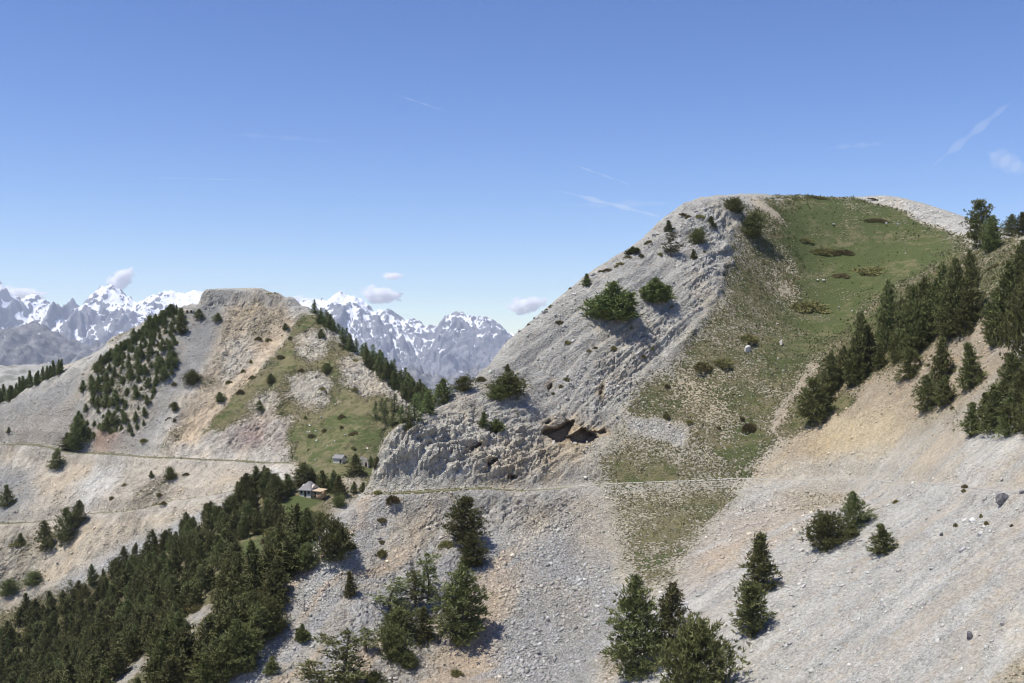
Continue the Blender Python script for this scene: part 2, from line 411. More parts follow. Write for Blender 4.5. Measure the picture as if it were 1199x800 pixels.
# paths: benches
pd_ = np.full(vx.shape, 99.0); ph_ = np.zeros(vx.shape); pw_ = np.ones(vx.shape)
for nm, (pl, w) in PATHS.items():
    d, h = near_path(vx, vy, pl)
    m = d < pd_
    pd_[m] = d[m]; ph_[m] = h[m]; pw_[m] = w
bench = 1 - smooth01(pw_*1.2, pw_*1.2 + 2.8, pd_)
calm = 1 - .97*(1 - smooth01(pw_+.6, pw_+4, pd_))
vz = vz*(1-bench) + (ph_-.06)*bench

# rock relief along the surface normal: jointed, tilted blocks
def worley(x, y, z, seed):
    """faceted cells: returns a per-cell tilted plane height and the crack distance"""
    xi = np.floor(x).astype(np.int32); yi = np.floor(y).astype(np.int32); zi = np.floor(z).astype(np.int32)
    b1 = np.full(x.shape, 9., np.float32); b2 = b1.copy(); hgt = np.zeros(x.shape, np.float32)
    for dx in (-1, 0, 1):
        for dy in (-1, 0, 1):
            for dz in (-1, 0, 1):
                h = _perm[_perm[_perm[(xi+dx+seed) & 511] + ((yi+dy) & 511)] + ((zi+dz) & 511)]
                j = _g3[h]
                ox = xi+dx+.5+.42*j[:, 0]-x; oy = yi+dy+.5+.42*j[:, 1]-y; oz = zi+dz+.5+.42*j[:, 2]-z
                d = ox*ox+oy*oy+oz*oz
                t = _g3[(h*7+13) & 511]
                hh = (t[:, 0]*ox+t[:, 1]*oy+t[:, 2]*oz)*.75 + ((h % 97)/97.-.5)
                n = d < b1
                b2 = np.where(n, b1, np.minimum(b2, d)); hgt = np.where(n, hh, hgt); b1 = np.where(n, d, b1)
    return hgt, np.sqrt(b2)-np.sqrt(b1)
big = fbm3(vx*.055, vy*.055, vz*.055, 4)
blk = fbm3(vx*.42, vy*.42, vz*.5, 3)
fin = fbm3(vx*1.1, vy*1.1, vz*1.1, 2)
crag = np.clip(A_crag, 0, 1.2)
# rotated frame following the beds (rising to the right, dipping into the hill)
wq = .5*blk
qa = .80*vx + .60*vz + wq; qb = -.60*vx*.7 + .80*vz*.9 - .35*vy + wq; qc = vy*.85 + .3*vz + wq
cm = np.where((crag > .06) & (vy > 90) & (vy < 520))[0]
wl = np.zeros(len(vx)); ck = np.ones(len(vx)); ws = np.zeros(len(vx))
h1, c1 = worley(qa[cm]*.15, qb[cm]*.5, qc[cm]*.2, 3)
h2, c2 = worley(qa[cm]*.50, qb[cm]*1.05, qc[cm]*.55, 41)
wl[cm] = h1; ws[cm] = h2; ck[cm] = np.minimum(smooth01(0, .10, c1), .35+.65*smooth01(0, .10, c2))
cmask = smooth01(.10, .6, crag + .35*big)
# ribs and gullies: long forms down the faces
e1 = np.array((.65, .60, .46)); fa_ = vx*e1[0]+vy*e1[1]+vz*e1[2]; fb_ = .68*vx-.50*vy-.30*vz
face = smooth01(-30, -22, vx)*(1-smooth01(58, 72, vx))*smooth01(192, 200, vy)*(1-smooth01(300, 325, vy))*(1-smooth01(.25, .6, A_veg))
wq2 = 1.4*fbm2(fa_*.05, fb_*.05, 3)
rib = ridge2(fa_*.022 + 3, fb_*.11 + wq2*.35, 5, 2.1, .52) - .45
rib2 = ridge2(fa_*.07 + 8, fb_*.34 + wq2*.6, 4, 2.1, .55) - .45
lefth = smooth01(352, 366, vy)*(1-smooth01(.85, 1.0, A_veg)*.7)
gl = ridge2(vx*.060 + .9*fbm2(vx*.03, vy*.03, 3) + .012*vy, vy*.012 + vz*.010 + 2, 6, 2.1, .54) - .45
gl2 = ridge2(vx*.19 + 1.1*fbm2(vx*.07, vy*.07, 3), vy*.05 + vz*.04 + 7, 4, 2.1, .55) - .45
lefth = lefth*(1-bil(cap, vx, vy))*(1-.8*smooth01(.36, .55, A_scr))
lb = (.75*vx-.55*vy-.33*vz)*.30 + .9*fbm3(vx*.06, vy*.06, vz*.06, 3); ledge = lb-np.floor(lb); ledge = smooth01(0, .16, ledge)-ledge
lb2 = (.75*vx-.55*vy-.33*vz)*.85 + 1.1*fbm3(vx*.11+5, vy*.11, vz*.11, 3); l2 = lb2-np.floor(lb2); ledge = ledge + .35*(smooth01(0, .2, l2)-l2)
lowl = smooth01(-45, -30, vx)*(1-smooth01(6, 14, vx))*(1-smooth01(188, 198, vy))*smooth01(120, 140, vy)
gl3 = ridge2(.10*(vx*.8+vy*.35)+.5*wq2, .03*(vy-.5*vx)+5, 5, 2.1, .55) - .45
macro = face*(1.9*rib*(.5+.5*crag) + .75*rib2*(.5+.5*crag) + (.30+1.0*crag)*ledge) + lefth*(2.4*gl + 1.3*gl2 + .5*ledge) + lowl*1.5*gl3
disp = macro + (.6*big*(.3+crag) + cmask*((.50*wl*(.25+.75*crag) + .40*ws*(.35+.65*crag)) - .5*(1-ck)*(.3+.7*crag)) + (.10+.12*crag)*fin + .22*blk*(.3+.7*np.clip(A_scr, 0, 1))*(1-np.clip(A_veg, 0, .9)))
disp *= calm
# gully lines run down the loose slopes
gul = fbm2(vy*.16 + .03*vx, vx*.018 + 5, 4)
near_r = smooth01(10, 30, vx) * (1 - smooth01(175, 205, vy))
disp += .55*gul*near_r*(1-np.clip(A_veg, 0, 1))*calm
V = np.stack([vx, vy, vz], 1) + n0*disp[:, None]

# the cave: push the rock into the hill behind two mouths under an overhanging lip
def cave(poly, depth, blur):
    px, py = np.array(poly, float).T
    U = U0 + F*vx/vy; W = V0 - F*vz/vy
    m = (vy > 190) & (vy < 270) & (vx > -10) & (vx < 45)
    ii = np.where(m)[0]
    sd = np.full(len(ii), 1e9); ins = np.zeros(len(ii), bool)
    for i in range(len(px)):
        a = np.array((px[i], py[i])); b = np.array((px[(i+1) % len(px)], py[(i+1) % len(px)]))
        pu, pv = U[ii], W[ii]
        t = np.clip(((pu-a[0])*(b-a)[0] + (pv-a[1])*(b-a)[1])/((b-a)@(b-a)), 0, 1)
        sd = np.minimum(sd, np.hypot(pu-a[0]-t*(b-a)[0], pv-a[1]-t*(b-a)[1]))
        if a[1] != b[1]:
            ins ^= ((a[1] > pv) != (b[1] > pv)) & (pu < (b[0]-a[0])*(pv-a[1])/(b[1]-a[1])+a[0])
    s = np.where(ins, sd, -sd) + .9*noise2(vx[ii]*1.6, vy[ii]*1.6)
    k = smooth01(0, blur, s)
    V[ii, 1] += depth*k
    V[ii, 2] -= .15*depth*k
    A_col[ii] = A_col[ii]*(1-k[:, None]) + np.array((.25, .20, .145))*k[:, None]  # brown rock inside, coloured darker to deepen the hollow's shade
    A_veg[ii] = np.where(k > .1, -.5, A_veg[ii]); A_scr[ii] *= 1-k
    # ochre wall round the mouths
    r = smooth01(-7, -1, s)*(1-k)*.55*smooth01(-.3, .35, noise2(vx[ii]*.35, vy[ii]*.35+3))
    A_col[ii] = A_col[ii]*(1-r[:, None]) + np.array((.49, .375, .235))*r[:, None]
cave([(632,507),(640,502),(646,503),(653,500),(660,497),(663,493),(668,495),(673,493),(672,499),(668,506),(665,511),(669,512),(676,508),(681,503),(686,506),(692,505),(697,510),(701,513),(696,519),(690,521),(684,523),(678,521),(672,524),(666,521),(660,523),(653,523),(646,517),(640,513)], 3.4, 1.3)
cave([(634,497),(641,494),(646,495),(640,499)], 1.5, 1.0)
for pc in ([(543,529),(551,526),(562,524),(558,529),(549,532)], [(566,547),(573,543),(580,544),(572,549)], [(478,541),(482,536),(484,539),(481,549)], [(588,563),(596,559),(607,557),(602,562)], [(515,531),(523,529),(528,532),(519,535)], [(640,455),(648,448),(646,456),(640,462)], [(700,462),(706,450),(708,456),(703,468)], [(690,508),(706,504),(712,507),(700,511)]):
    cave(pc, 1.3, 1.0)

# streaks of fines down the near slope and broad patchiness everywhere (mineral colour)
ac = .97*vy - .24*vx; al = .97*vx + .24*vy
wv_ = 1.2*fbm2(al*.05, ac*.05, 3)
st = fbm2(ac*.13 + wv_, al*.014 + 3, 4); s2 = fbm2(ac*.30 - wv_ + 20, al*.022 - 7, 4)
bare = near_r*(1-smooth01(.1, .4, A_veg))
for f, c_ in ((.55*smooth01(.05, .25, st), (.45, .395, .325)), (.75*smooth01(.06, .24, -st), (.51, .495, .465)), (.6*smooth01(.10, .28, s2), (.385, .375, .36)), (.45*smooth01(.14, .3, -s2), (.42, .37, .325))):
    f = np.clip(f*bare, 0, 1); A_col = A_col*(1-f[:, None]) + np.array(c_)*f[:, None]
A_scr = A_scr*(1-.25*near_r)
A_scr = A_scr*(1 - .75*bare*smooth01(.0, .2, np.maximum(st, -st*.8) - .5*np.maximum(s2, 0)))
pt = fbm2(vx*.07-11, vy*.07+4, 5)
f = .4*smooth01(.05, .4, pt)*(A_crag > .05)
A_col = A_col*(1-f[:, None]) + A_col*np.array((1.10, .99, .82))*f[:, None]
A_col *= np.array((1.0, 1.0, .955))
A_col *= (1 + .16*fbm2(vx*.25, vy*.25, 4))[:, None]
ac2 = .83*vx - .55*vy; al2 = .55*vx + .83*vy
s3 = fbm2(ac2*.16 + 1.1*fbm2(al2*.06, ac2*.06, 3), al2*.016, 5)
low = smooth01(-48, -40, vx)*(1-smooth01(-4, 6, vx))*(1-smooth01(192, 199, vy))*(A_veg < .3)
for f, c_ in ((.85*smooth01(.04, .2, s3), (.46, .385, .29)), (.7*smooth01(.05, .22, -s3), (.395, .39, .38))):
    f = f*low; A_col = A_col*(1-f[:, None]) + np.array(c_)*f[:, None]
# the far mountain: patches of bedrock, of thin turf and of rusty earth
ln = fbm2(vx*.075+30, vy*.075-12, 5); lv = fbm2(vx*.05-20, vy*.06+33, 5)
A_crag = np.clip(A_crag + lefth*.7*smooth01(.02, .3, ln), 0, 1.1)
A_veg = np.where(A_veg < .6, A_veg + lefth*(.08 + .75*np.clip(lv, -.1, .5))*(vy > 380), A_veg)
sh = .35*lefth*smooth01(.05, .35, -ln)
A_col = A_col*(1-sh[:, None]) + A_col*np.array((1.08, .98, .84))*sh[:, None]
A_col *= (1 + lefth*.45*fbm2(vx*.35, vy*.35+50, 4))[:, None]
A_veg += .18*fbm2(vx*.09+3, vy*.09, 4)*(A_veg > .1)
# worn strip either side of the paths: short grass on the verge
vg = (smooth01(pw_*.9, pw_*1.2, pd_)*(1-smooth01(pw_*1.2, pw_*1.2+.9, pd_)))
A_veg = np.maximum(A_veg, vg*.85*((vx < 2) | ((vx > 16) & (vx < 42)))); A_grn = np.where(vg > .3, .45, A_grn)

idx = np.arange(ny*nx).reshape(ny, nx)
quads = np.stack([idx[:-1, :-1], idx[:-1, 1:], idx[1:, 1:], idx[1:, :-1]], -1).reshape(-1, 4)
me = np_mesh('mountain_slopes', V, quads, smooth=True)
me.polygons.foreach_set('use_smooth', (A_crag[quads[:, 0]] + .25*noise2(vx[quads[:, 0]]*.5, vy[quads[:, 0]]*.5) < .42))
set_attr(me, 'col', np.clip(A_col, .02, .8)); set_attr(me, 'veg', A_veg); set_attr(me, 'grn', A_grn); set_attr(me, 'crag', A_crag); set_attr(me, 'scr', A_scr)
terrain = link(bpy.data.objects.new('terrain', me))
tag(terrain, 'rocky mountain slopes of pale scree, grey slabs and thin grass', 'terrain', kind='structure')
VN = grid_normals(V[:, 0], V[:, 1], V[:, 2])

def ground(x, y):
    """real ground height (and vertex index) below a point"""
    ix = np.clip(np.searchsorted(xs, x), 1, nx-1); ix = np.where(np.abs(xs[ix-1]-x) < np.abs(xs[ix]-x), ix-1, ix)
    iy = np.clip(np.searchsorted(ys, y), 1, ny-1); iy = np.where(np.abs(ys[iy-1]-y) < np.abs(ys[iy]-y), iy-1, iy)
    k = iy*nx + ix
    return V[k, 2], k

# ------------------------------------------------------------------ node helpers
class NT:
    def __init__(s, name):
        s.m = bpy.data.materials.new(name); s.m.use_nodes = True
        s.t = s.m.node_tree; s.t.nodes.clear()
        s.out = s.n('ShaderNodeOutputMaterial')
    def n(s, typ, **kw):
        nd = s.t.nodes.new(typ)
        for k, v in kw.items(): setattr(nd, k, v)
        return nd
    def l(s, a, b): s.t.links.new(a, b)
    def sock(s, inp, v):
        if hasattr(v, 'is_output'): s.l(v, inp)
        else: inp.default_value = v
    def math(s, op, a, b=0.0, c=0.0, clamp=False):
        nd = s.n('ShaderNodeMath', operation=op); nd.use_clamp = clamp
        s.sock(nd.inputs[0], a); s.sock(nd.inputs[1], b)
        if op in ('MULTIPLY_ADD',): s.sock(nd.inputs[2], c)
        return nd.outputs[0]
    def attr(s, name, typ='GEOMETRY'):
        return s.n('ShaderNodeAttribute', attribute_name=name, attribute_type=typ)
    def mix(s, f, a, b, blend='MIX'):
        nd = s.n('ShaderNodeMix', data_type='RGBA', blend_type=blend)
        s.sock(nd.inputs['Factor'], f)
        for k, v in ((6, a), (7, b)):
            if isinstance(v, tuple): v = v + (1,) if len(v) == 3 else v
            s.sock(nd.inputs[k], v)
        return nd.outputs[2]
    def noise(s, vec, scale, detail=4, rough=.55, dist=0):
        nd = s.n('ShaderNodeTexNoise'); nd.inputs['Scale'].default_value = scale; nd.inputs['Detail'].default_value = detail
        nd.inputs['Roughness'].default_value = rough; nd.inputs['Distortion'].default_value = dist
        if vec is not None: s.l(vec, nd.inputs['Vector'])
        return nd
    def voro(s, vec, scale, feature='F1', rnd=1.0):
        nd = s.n('ShaderNodeTexVoronoi', feature=feature); nd.inputs['Scale'].default_value = scale; nd.inputs['Randomness'].default_value = rnd
        if vec is not None: s.l(vec, nd.inputs['Vector'])
        return nd
    def ramp(s, x, a, b, lo=0.0, hi=1.0, smooth=True):
        nd = s.n('ShaderNodeMapRange'); nd.interpolation_type = 'SMOOTHSTEP' if smooth else 'LINEAR'
        s.sock(nd.inputs[0], x)
        for i, v in enumerate((a, b, lo, hi)): s.sock(nd.inputs[i+1], v)
        return nd.outputs[0]
    def bsdf(s, col, rough=.9, spec=.2, normal=None, **kw):
        b = s.n('ShaderNodeBsdfPrincipled')
        if isinstance(col, tuple): col = col + (1,) if len(col) == 3 else col
        s.sock(b.inputs['Base Color'], col); s.sock(b.inputs['Roughness'], rough); b.inputs['Specular IOR Level'].default_value = spec
        if normal is not None: s.l(normal, b.inputs['Normal'])
        s.l(b.outputs[0], s.out.inputs[0])
        return b
    def bump(s, h, strength=.5, dist=.1, normal=None):
        nd = s.n('ShaderNodeBump'); s.sock(nd.inputs['Strength'], strength); nd.inputs['Distance'].default_value = dist
        s.l(h, nd.inputs['Height'])
        if normal is not None: s.l(normal, nd.inputs['Normal'])
        return nd.outputs[0]

def ground_material():
    s = NT('ground')
    pos = s.n('ShaderNodeNewGeometry').outputs['Position']
    col = s.attr('col').outputs['Color']; veg = s.attr('veg').outputs['Fac']; grn = s.attr('grn').outputs['Fac']
    scr = s.attr('scr').outputs['Fac']; crag = s.attr('crag').outputs['Fac']
    # stones: every cell has its own tone
    v1 = s.voro(pos, 1.9); v2 = s.voro(pos, 4.6)
    sep1 = s.n('ShaderNodeSeparateColor'); s.l(v1.outputs['Color'], sep1.inputs[0])
    sep2 = s.n('ShaderNodeSeparateColor'); s.l(v2.outputs['Color'], sep2.inputs[0])
    nf = s.noise(pos, 2.6, 9, .68).outputs['Fac']; nb = s.noise(pos, .35, 6, .6).outputs['Fac']
    t = s.math('ADD', s.math('MULTIPLY', s.math('SUBTRACT', sep1.outputs[0], .5), .34), s.math('MULTIPLY', s.math('SUBTRACT', sep2.outputs[0], .5), .5))
    t = s.math('MULTIPLY', t, s.math('MULTIPLY_ADD', scr, .9, .25))
    t = s.math('ADD', t, s.math('MULTIPLY', s.math('SUBTRACT', nf, .5), 1.7))
    t = s.math('ADD', t, s.math('MULTIPLY', s.math('SUBTRACT', nb, .5), .45))
    gain = s.math('ADD', t, 1.0)
    gain = s.math('MAXIMUM', gain, .35)
    hs = s.n('ShaderNodeHueSaturation'); s.l(col, hs.inputs['Color']); s.l(gain, hs.inputs['Value'])
    rock = hs.outputs[0]
    # bedding: tones drawn out along the slanting slabs
    def dot(v):
        d_ = s.n('ShaderNodeVectorMath', operation='DOT_PRODUCT'); s.l(pos, d_.inputs[0]); d_.inputs[1].default_value = v; return d_.outputs['Value']
    cb = s.n('ShaderNodeCombineXYZ'); s.l(dot((.13, .12, .09)), cb.inputs[0]); s.l(dot((.75, -.55, -.33)), cb.inputs[1]); s.l(dot((.2, -.5, .7)), cb.inputs[2])
    bedn = s.noise(cb.outputs[0], 1.0, 6, .66, .4).outputs['Fac']
    bedk = s.math('MULTIPLY', s.math('SUBTRACT', bedn, .5), s.ramp(crag, .08, .5, .3, 1.5))
    hb = s.n('ShaderNodeHueSaturation'); s.l(rock, hb.inputs['Color']); s.l(s.math('ADD', bedk, 1.0), hb.inputs['Value']); rock = hb.outputs[0]
    warm = s.ramp(s.noise(pos, .8, 5, .6).outputs['Fac'], .5, .72, 0, .55)
    rock = s.mix(warm, rock, s.mix(1.0, rock, (1.06, .93, .76), 'MULTIPLY'))
    # plants: tussocks
    mp = s.n('ShaderNodeMapping'); mp.inputs['Scale'].default_value = (1, 1, 1.5); s.l(pos, mp.inputs[0])
    tus = s.noise(mp.outputs[0], 1.9, 5, .66).outputs['Fac']; patch = s.noise(pos, .16, 4, .55).outputs['Fac']
    cell = s.voro(mp.outputs[0], 1.5)
    m = s.math('ADD', s.math('MULTIPLY', s.math('SUBTRACT', tus, .5), 1.9), s.math('MULTIPLY', s.math('SUBTRACT', patch, .5), .7))
    m = s.math('ADD', m, s.math('MULTIPLY', s.math('SUBTRACT', .42, cell.outputs['Distance']), .55))
    m = s.math('ADD', m, s.math('MULTIPLY', s.math('SUBTRACT', s.noise(pos, .07, 5, .6).outputs['Fac'], .5), .9))
    m = s.math('ADD', m, veg)
    mask = s.ramp(m, .42, .62)
    g1 = s.noise(pos, .5, 6, .65).outputs['Fac']; g2 = s.noise(pos, 3.2, 4, .7).outputs['Fac']
    k = s.math('ADD', s.math('MULTIPLY_ADD', s.math('SUBTRACT', g1, .5), 1.9, s.math('MULTIPLY', s.math('SUBTRACT', s.noise(mp.outputs[0], .11, 5, .6, .6).outputs['Fac'], .5), 2.4)), grn)
    cz = s.n('ShaderNodeMapping'); cz.inputs['Scale'].default_value = (.06, .06, 1.1); s.l(pos, cz.inputs[0])
    k = s.math('ADD', k, s.math('MULTIPLY', s.math('SUBTRACT', s.noise(cz.outputs[0], 1.0, 5, .65).outputs['Fac'], .5), 1.3))
    dry = s.mix(g2, (.165, .148, .076), (.26, .23, .125)); lush = s.mix(g2, (.068, .090, .032), (.125, .146, .056))
    grass = s.mix(s.ramp(k, .1, .9), dry, lush)
    final = s.mix(mask, rock, grass)
    # relief finer than the mesh
    h = s.math('ADD', s.math('MULTIPLY', nf, 1.0), s.math('MULTIPLY', s.math('MULTIPLY', v2.outputs['Distance'], scr), -.5))
    h = s.math('ADD', h, s.math('MULTIPLY', s.math('MULTIPLY', v1.outputs['Distance'], scr), -.6))
    h = s.math('ADD', h, s.math('MULTIPLY', mask, s.math('MULTIPLY_ADD', g2, .5, .25)))
    ve = s.n('ShaderNodeTexVoronoi', feature='DISTANCE_TO_EDGE'); ve.inputs['Scale'].default_value = .55
    wv = s.n('ShaderNodeVectorMath', operation='MULTIPLY_ADD'); s.l(s.noise(pos, .9, 5, .6).outputs['Color'], wv.inputs[0]); wv.inputs[1].default_value = (1.6, 1.6, 1.6); s.l(pos, wv.inputs[2]); s.l(wv.outputs[0], ve.inputs['Vector'])
    crack = s.math('MULTIPLY', s.ramp(ve.outputs['Distance'], 0, .10, 1, 0), s.ramp(crag, .12, .7))
    h = s.math('ADD', h, s.math('MULTIPLY', crack, -.45)); h = s.math('ADD', h, s.math('MULTIPLY', bedk, 1.1))
    nrm = s.bump(h, 1.0, .55)
    s.bsdf(final, .95, .12, nrm)
    return s.m
M_GROUND = ground_material()
me.materials.append(M_GROUND)

# walked surface of each path, lying on its bench
def path_mesh(pl, w, name, mat, label):
    t = np.gradient(pl[:, :2], axis=0); t /= np.linalg.norm(t, axis=1)[:, None]
    nrm = np.stack([-t[:, 1], t[:, 0]], 1)
    offs = np.array([-1, -.4, .4, 1.0])
    s_ = np.arange(len(pl))
    wv = w*(1 + .22*noise2(s_*.13, s_*0+7.5))
    v = np.concatenate([np.column_stack([pl[:, :2] + nrm*(o*wv)[:, None], pl[:, 2] - .025 + .04*(abs(o) < .5)]) for o in offs])
    n = len(pl); f = []
    for j in range(3):
        a = np.arange(n-1) + j*n
        f.append(np.stack([a, a+1, a+1+n, a+n], 1))
    me = np_mesh(name, v, np.vstack(f), True); me.materials.append(mat)
    o = link(bpy.data.objects.new(name, me)); tag(o, label, 'path', kind='structure')
    return o
def path_material(name, ca, cb):
    s = NT(name); pos = s.n('ShaderNodeNewGeometry').outputs['Position']
    n = s.noise(pos, 1.4, 7, .65).outputs['Fac']; n2 = s.noise(pos, .4, 4, .5).outputs['Fac']
    c = s.mix(n, ca, cb); sx = s.n('ShaderNodeSeparateXYZ'); s.l(pos, sx.inputs[0])
    gr_ = s.math('MULTIPLY', s.ramp(sx.outputs[0], 2, 16, 1, .0), s.ramp(sx.outputs[1], 255, 270, 1, .35))
    c = s.mix(s.math('ADD', s.math('MULTIPLY', s.ramp(n2, .42, .62, 0, .6), s.ramp(sx.outputs[0], 2, 30, 1, .25)), s.math('MULTIPLY', gr_, s.ramp(n, .3, .55)), clamp=True), c, (.175, .17, .09))
    s.bsdf(c, .95, .1, s.bump(n, .5, .1)); return s.m
MP1 = path_material('trodden_gravel', (.34, .325, .29), (.46, .44, .40))
MP2 = path_material('grassy_gravel', (.085, .085, .05), (.18, .17, .12))
path_mesh(*PATHS['main'], 'mountain_path', MP1, 'level gravel trail crossing the main mountain face with grassy edges')
path_mesh(*PATHS['upper'], 'mountain_path', MP2, 'upper grassy trail across the distant left mountain')
path_mesh(*PATHS['lower'], 'mountain_path', MP2, 'lower trail slanting down the pale slope of the distant left mountain')
# ------------------------------------------------------------------ loose stones and tussocks (uncountable)
def rand_rot(n):
    q = rng.normal(size=(n, 4)); q /= np.linalg.norm(q, axis=1)[:, None]
    w_, x, y, z = q.T
    return np.stack([np.stack([1-2*(y*y+z*z), 2*(x*y-z*w_), 2*(x*z+y*w_)], -1),
                     np.stack([2*(x*y+z*w_), 1-2*(x*x+z*z), 2*(y*z-x*w_)], -1),
                     np.stack([2*(x*z-y*w_), 2*(y*z+x*w_), 1-2*(x*x+y*y)], -1)], 1)

cellA = (np.gradient(xs)[None, :]*np.gradient(ys)[:, None]).ravel() / np.clip(VN[:, 2], .3, 1)
uu = U0 + F*V[:, 0]/np.maximum(V[:, 1], 1); vv = V0 - F*V[:, 2]/np.maximum(V[:, 1], 1)
frame = (V[:, 1] > 85) & (uu > -60) & (uu < 1260) & (vv < 860)
facing = (V*VN).sum(1) < 0
def scatter(weight, n):
    wgt = np.where(frame & facing, weight*cellA, 0); cdf = np.cumsum(wgt); cdf /= cdf[-1]
    k = np.minimum(np.searchsorted(cdf, rng.random(n)), len(cdf)-1)
    k = k[(k % nx < nx-1) & (k < nx*(ny-1))]
    a = rng.random((len(k), 1)); b = rng.random((len(k), 1))
    p = V[k]*(1-a)*(1-b) + V[k+1]*a*(1-b) + V[k+nx]*(1-a)*b + V[k+nx+1]*a*b
    return k, p

free = 1 - smooth01(.25, .7, A_veg)*.85
clump = np.clip(.55 + 1.4*fbm2(vx*.12+8, vy*.12, 4), .03, 2)
w_st = np.clip(A_scr, 0, 1)**1.8*free*clump*np.where((vy > 200) & (vy < 330), .45, 1)*np.where(pd_ < pw_*1.1, .05, 1)*np.clip(230/np.maximum(vy, 90), .4, 2.2)
k, p = scatter(w_st, 150000)
n = len(k)
size = .10*(rng.random(n)**-.34)*(.6+.4*np.clip(A_scr[k], 0, 1))*np.clip(V[k, 1]/170, .75, 1.15)*np.where(V[k, 1] > 330, 1.5, 1)
size = np.minimum(size, .52)
box = np.array([[-1, -1, -1], [1, -1, -1], [1, 1, -1], [-1, 1, -1], [-1, -1, 1], [1, -1, 1], [1, 1, 1], [-1, 1, 1]], float)
bf = np.array([[0, 3, 2, 1], [4, 5, 6, 7], [0, 1, 5, 4], [1, 2, 6, 5], [2, 3, 7, 6], [3, 0, 4, 7]])
b = box[None]*(1+rng.uniform(-.45, .25, (n, 8, 3)))
b *= np.stack([rng.uniform(.7, 1.4, n), rng.uniform(.6, 1.1, n), rng.uniform(.3, .7, n)], 1)[:, None]*size[:, None, None]*.62
flatR = rand_rot(n)
# slabs lie roughly along the slope: rotate freely about the normal, tilt a little
nn = VN[k] + rng.normal(size=(n, 3))*.28; nn /= np.linalg.norm(nn, axis=1)[:, None]
t1 = np.cross(nn, rng.normal(size=(n, 3))); t1 /= np.linalg.norm(t1, axis=1)[:, None]
R = np.stack([t1, np.cross(nn, t1), nn], -1)
b = np.einsum('nij,nkj->nki', R, b) + (p + nn*size[:, None]*.10)[:, None]
tone = rng.uniform(.78, 1.22, n)*(1+.12*(rng.random(n) < .06)*3)
hue = 1 + rng.normal(size=(n, 3))*np.array([.03, .0, .03])
sc = np.clip(A_col[k]*tone[:, None]*hue, .05, .72)
stm = np_mesh('scree_stones', b.reshape(-1, 3), (bf[None]+8*np.arange(n)[:, None, None]).reshape(-1, 4))
set_attr(stm, 'col', np.repeat(sc, 8, 0))
s = NT('stone'); ps = s.n('ShaderNodeNewGeometry').outputs['Position']
hs = s.n('ShaderNodeHueSaturation'); s.l(s.attr('col').outputs['Color'], hs.inputs['Color'])
s.l(s.math('MULTIPLY_ADD', s.noise(ps, 5, 4, .6).outputs['Fac'], .6, .7), hs.inputs['Value'])
s.bsdf(hs.outputs[0], .95, .15); M_STONE = s.m
stm.materials.append(M_STONE)
tag(link(bpy.data.objects.new('scree_stones', stm)), 'loose angular limestone rubble strewn over the slopes', 'rubble', kind='stuff')

def blades(p, up, size, nb, spread, wid=.28):
    """n tufts of nb triangular blades -> verts, faces"""
    n = len(p)
    d = up[:, None]*1.0 + rng.normal(size=(n, nb, 3))*spread
    d /= np.linalg.norm(d, axis=2)[..., None]
    L = size[:, None]*rng.uniform(.6, 1.15, (n, nb))
    side = np.cross(d, rng.normal(size=(n, nb, 3))); side /= np.linalg.norm(side, axis=2)[..., None]
    base = p[:, None] + rng.normal(size=(n, nb, 3))*size[:, None, None]*.22
    a = base - side*(L*wid*.5)[..., None]; c = base + side*(L*wid*.5)[..., None]; t = base + d*L[..., None]
    v = np.stack([a, c, t], 2).reshape(-1, 3)
    return v, np.arange(len(v)).reshape(-1, 3)

w_gr = smooth01(.2, .6, A_veg)*np.where((vy < 335), 1.0, .35)*np.where(pd_ < pw_, .0, 1)*(1.1-1.02*smooth01(.70, .86, A_veg))*np.where((vx < -28) & (vy < 345), .25, 1)
k, p = scatter(w_gr, 36000)
sz = rng.uniform(.16, .38, len(k))*np.clip(V[k, 1]/210, .7, 1.7)
up = np.tile(np.array([[0, -.1, 1.]]), (len(k), 1))
gv, gf = blades(p-.03, up, sz, 6, .55, .5)
gm = np_mesh('grass_tussocks', gv, gf)
dryc = np.array((.27, .24, .13)); luc = np.array((.115, .132, .050))
mixk = np.clip(A_grn[k] + rng.normal(size=len(k))*.28, 0, 1)[:, None]
gc = (dryc*(1-mixk)+luc*mixk)*rng.uniform(.7, 1.25, (len(k), 1))
set_attr(gm, 'col', np.repeat(gc, 18, 0))
s = NT('grass_blades'); s.bsdf(s.attr('col').outputs['Color'], .9, .1); M_GRASS = s.m; gm.materials.append(M_GRASS)
tag(link(bpy.data.objects.new('grass_tussocks', gm)), 'short dry and green grass tussocks on the slopes', 'grass', kind='stuff')

# ------------------------------------------------------------------ conifers
def foliage_material(name, dark, light, tip):
    s = NT(name)
    ob = s.n('ShaderNodeObjectInfo')
    geo = s.n('ShaderNodeNewGeometry'); pos = geo.outputs['Position']
    n = s.noise(pos, 1.1, 3, .6).outputs['Fac']
    isl = geo.outputs['Random Per Island']
    c = s.mix(s.ramp(n, .35, .7), dark, light)
    c = s.mix(s.math('MULTIPLY', isl, .5), c, tip)
    hs = s.n('ShaderNodeHueSaturation'); s.l(c, hs.inputs['Color'])
    s.l(s.math('MULTIPLY_ADD', ob.outputs['Random'], .05, .47), hs.inputs['Hue'])
    s.l(s.math('MULTIPLY_ADD', ob.outputs['Random'], .7, .62), hs.inputs['Value'])
    b = s.bsdf(hs.outputs[0], .75, .25)
    return s.m
M_PINE = foliage_material('pine_needles', (.074, .088, .031), (.130, .148, .048), (.19, .188, .066))
M_BRIGHT = foliage_material('fresh_needles', (.078, .100, .032), (.132, .160, .048), (.18, .19, .066))
M_LARCH = foliage_material('larch_needles', (.090, .120, .040), (.155, .195, .062), (.20, .225, .085))
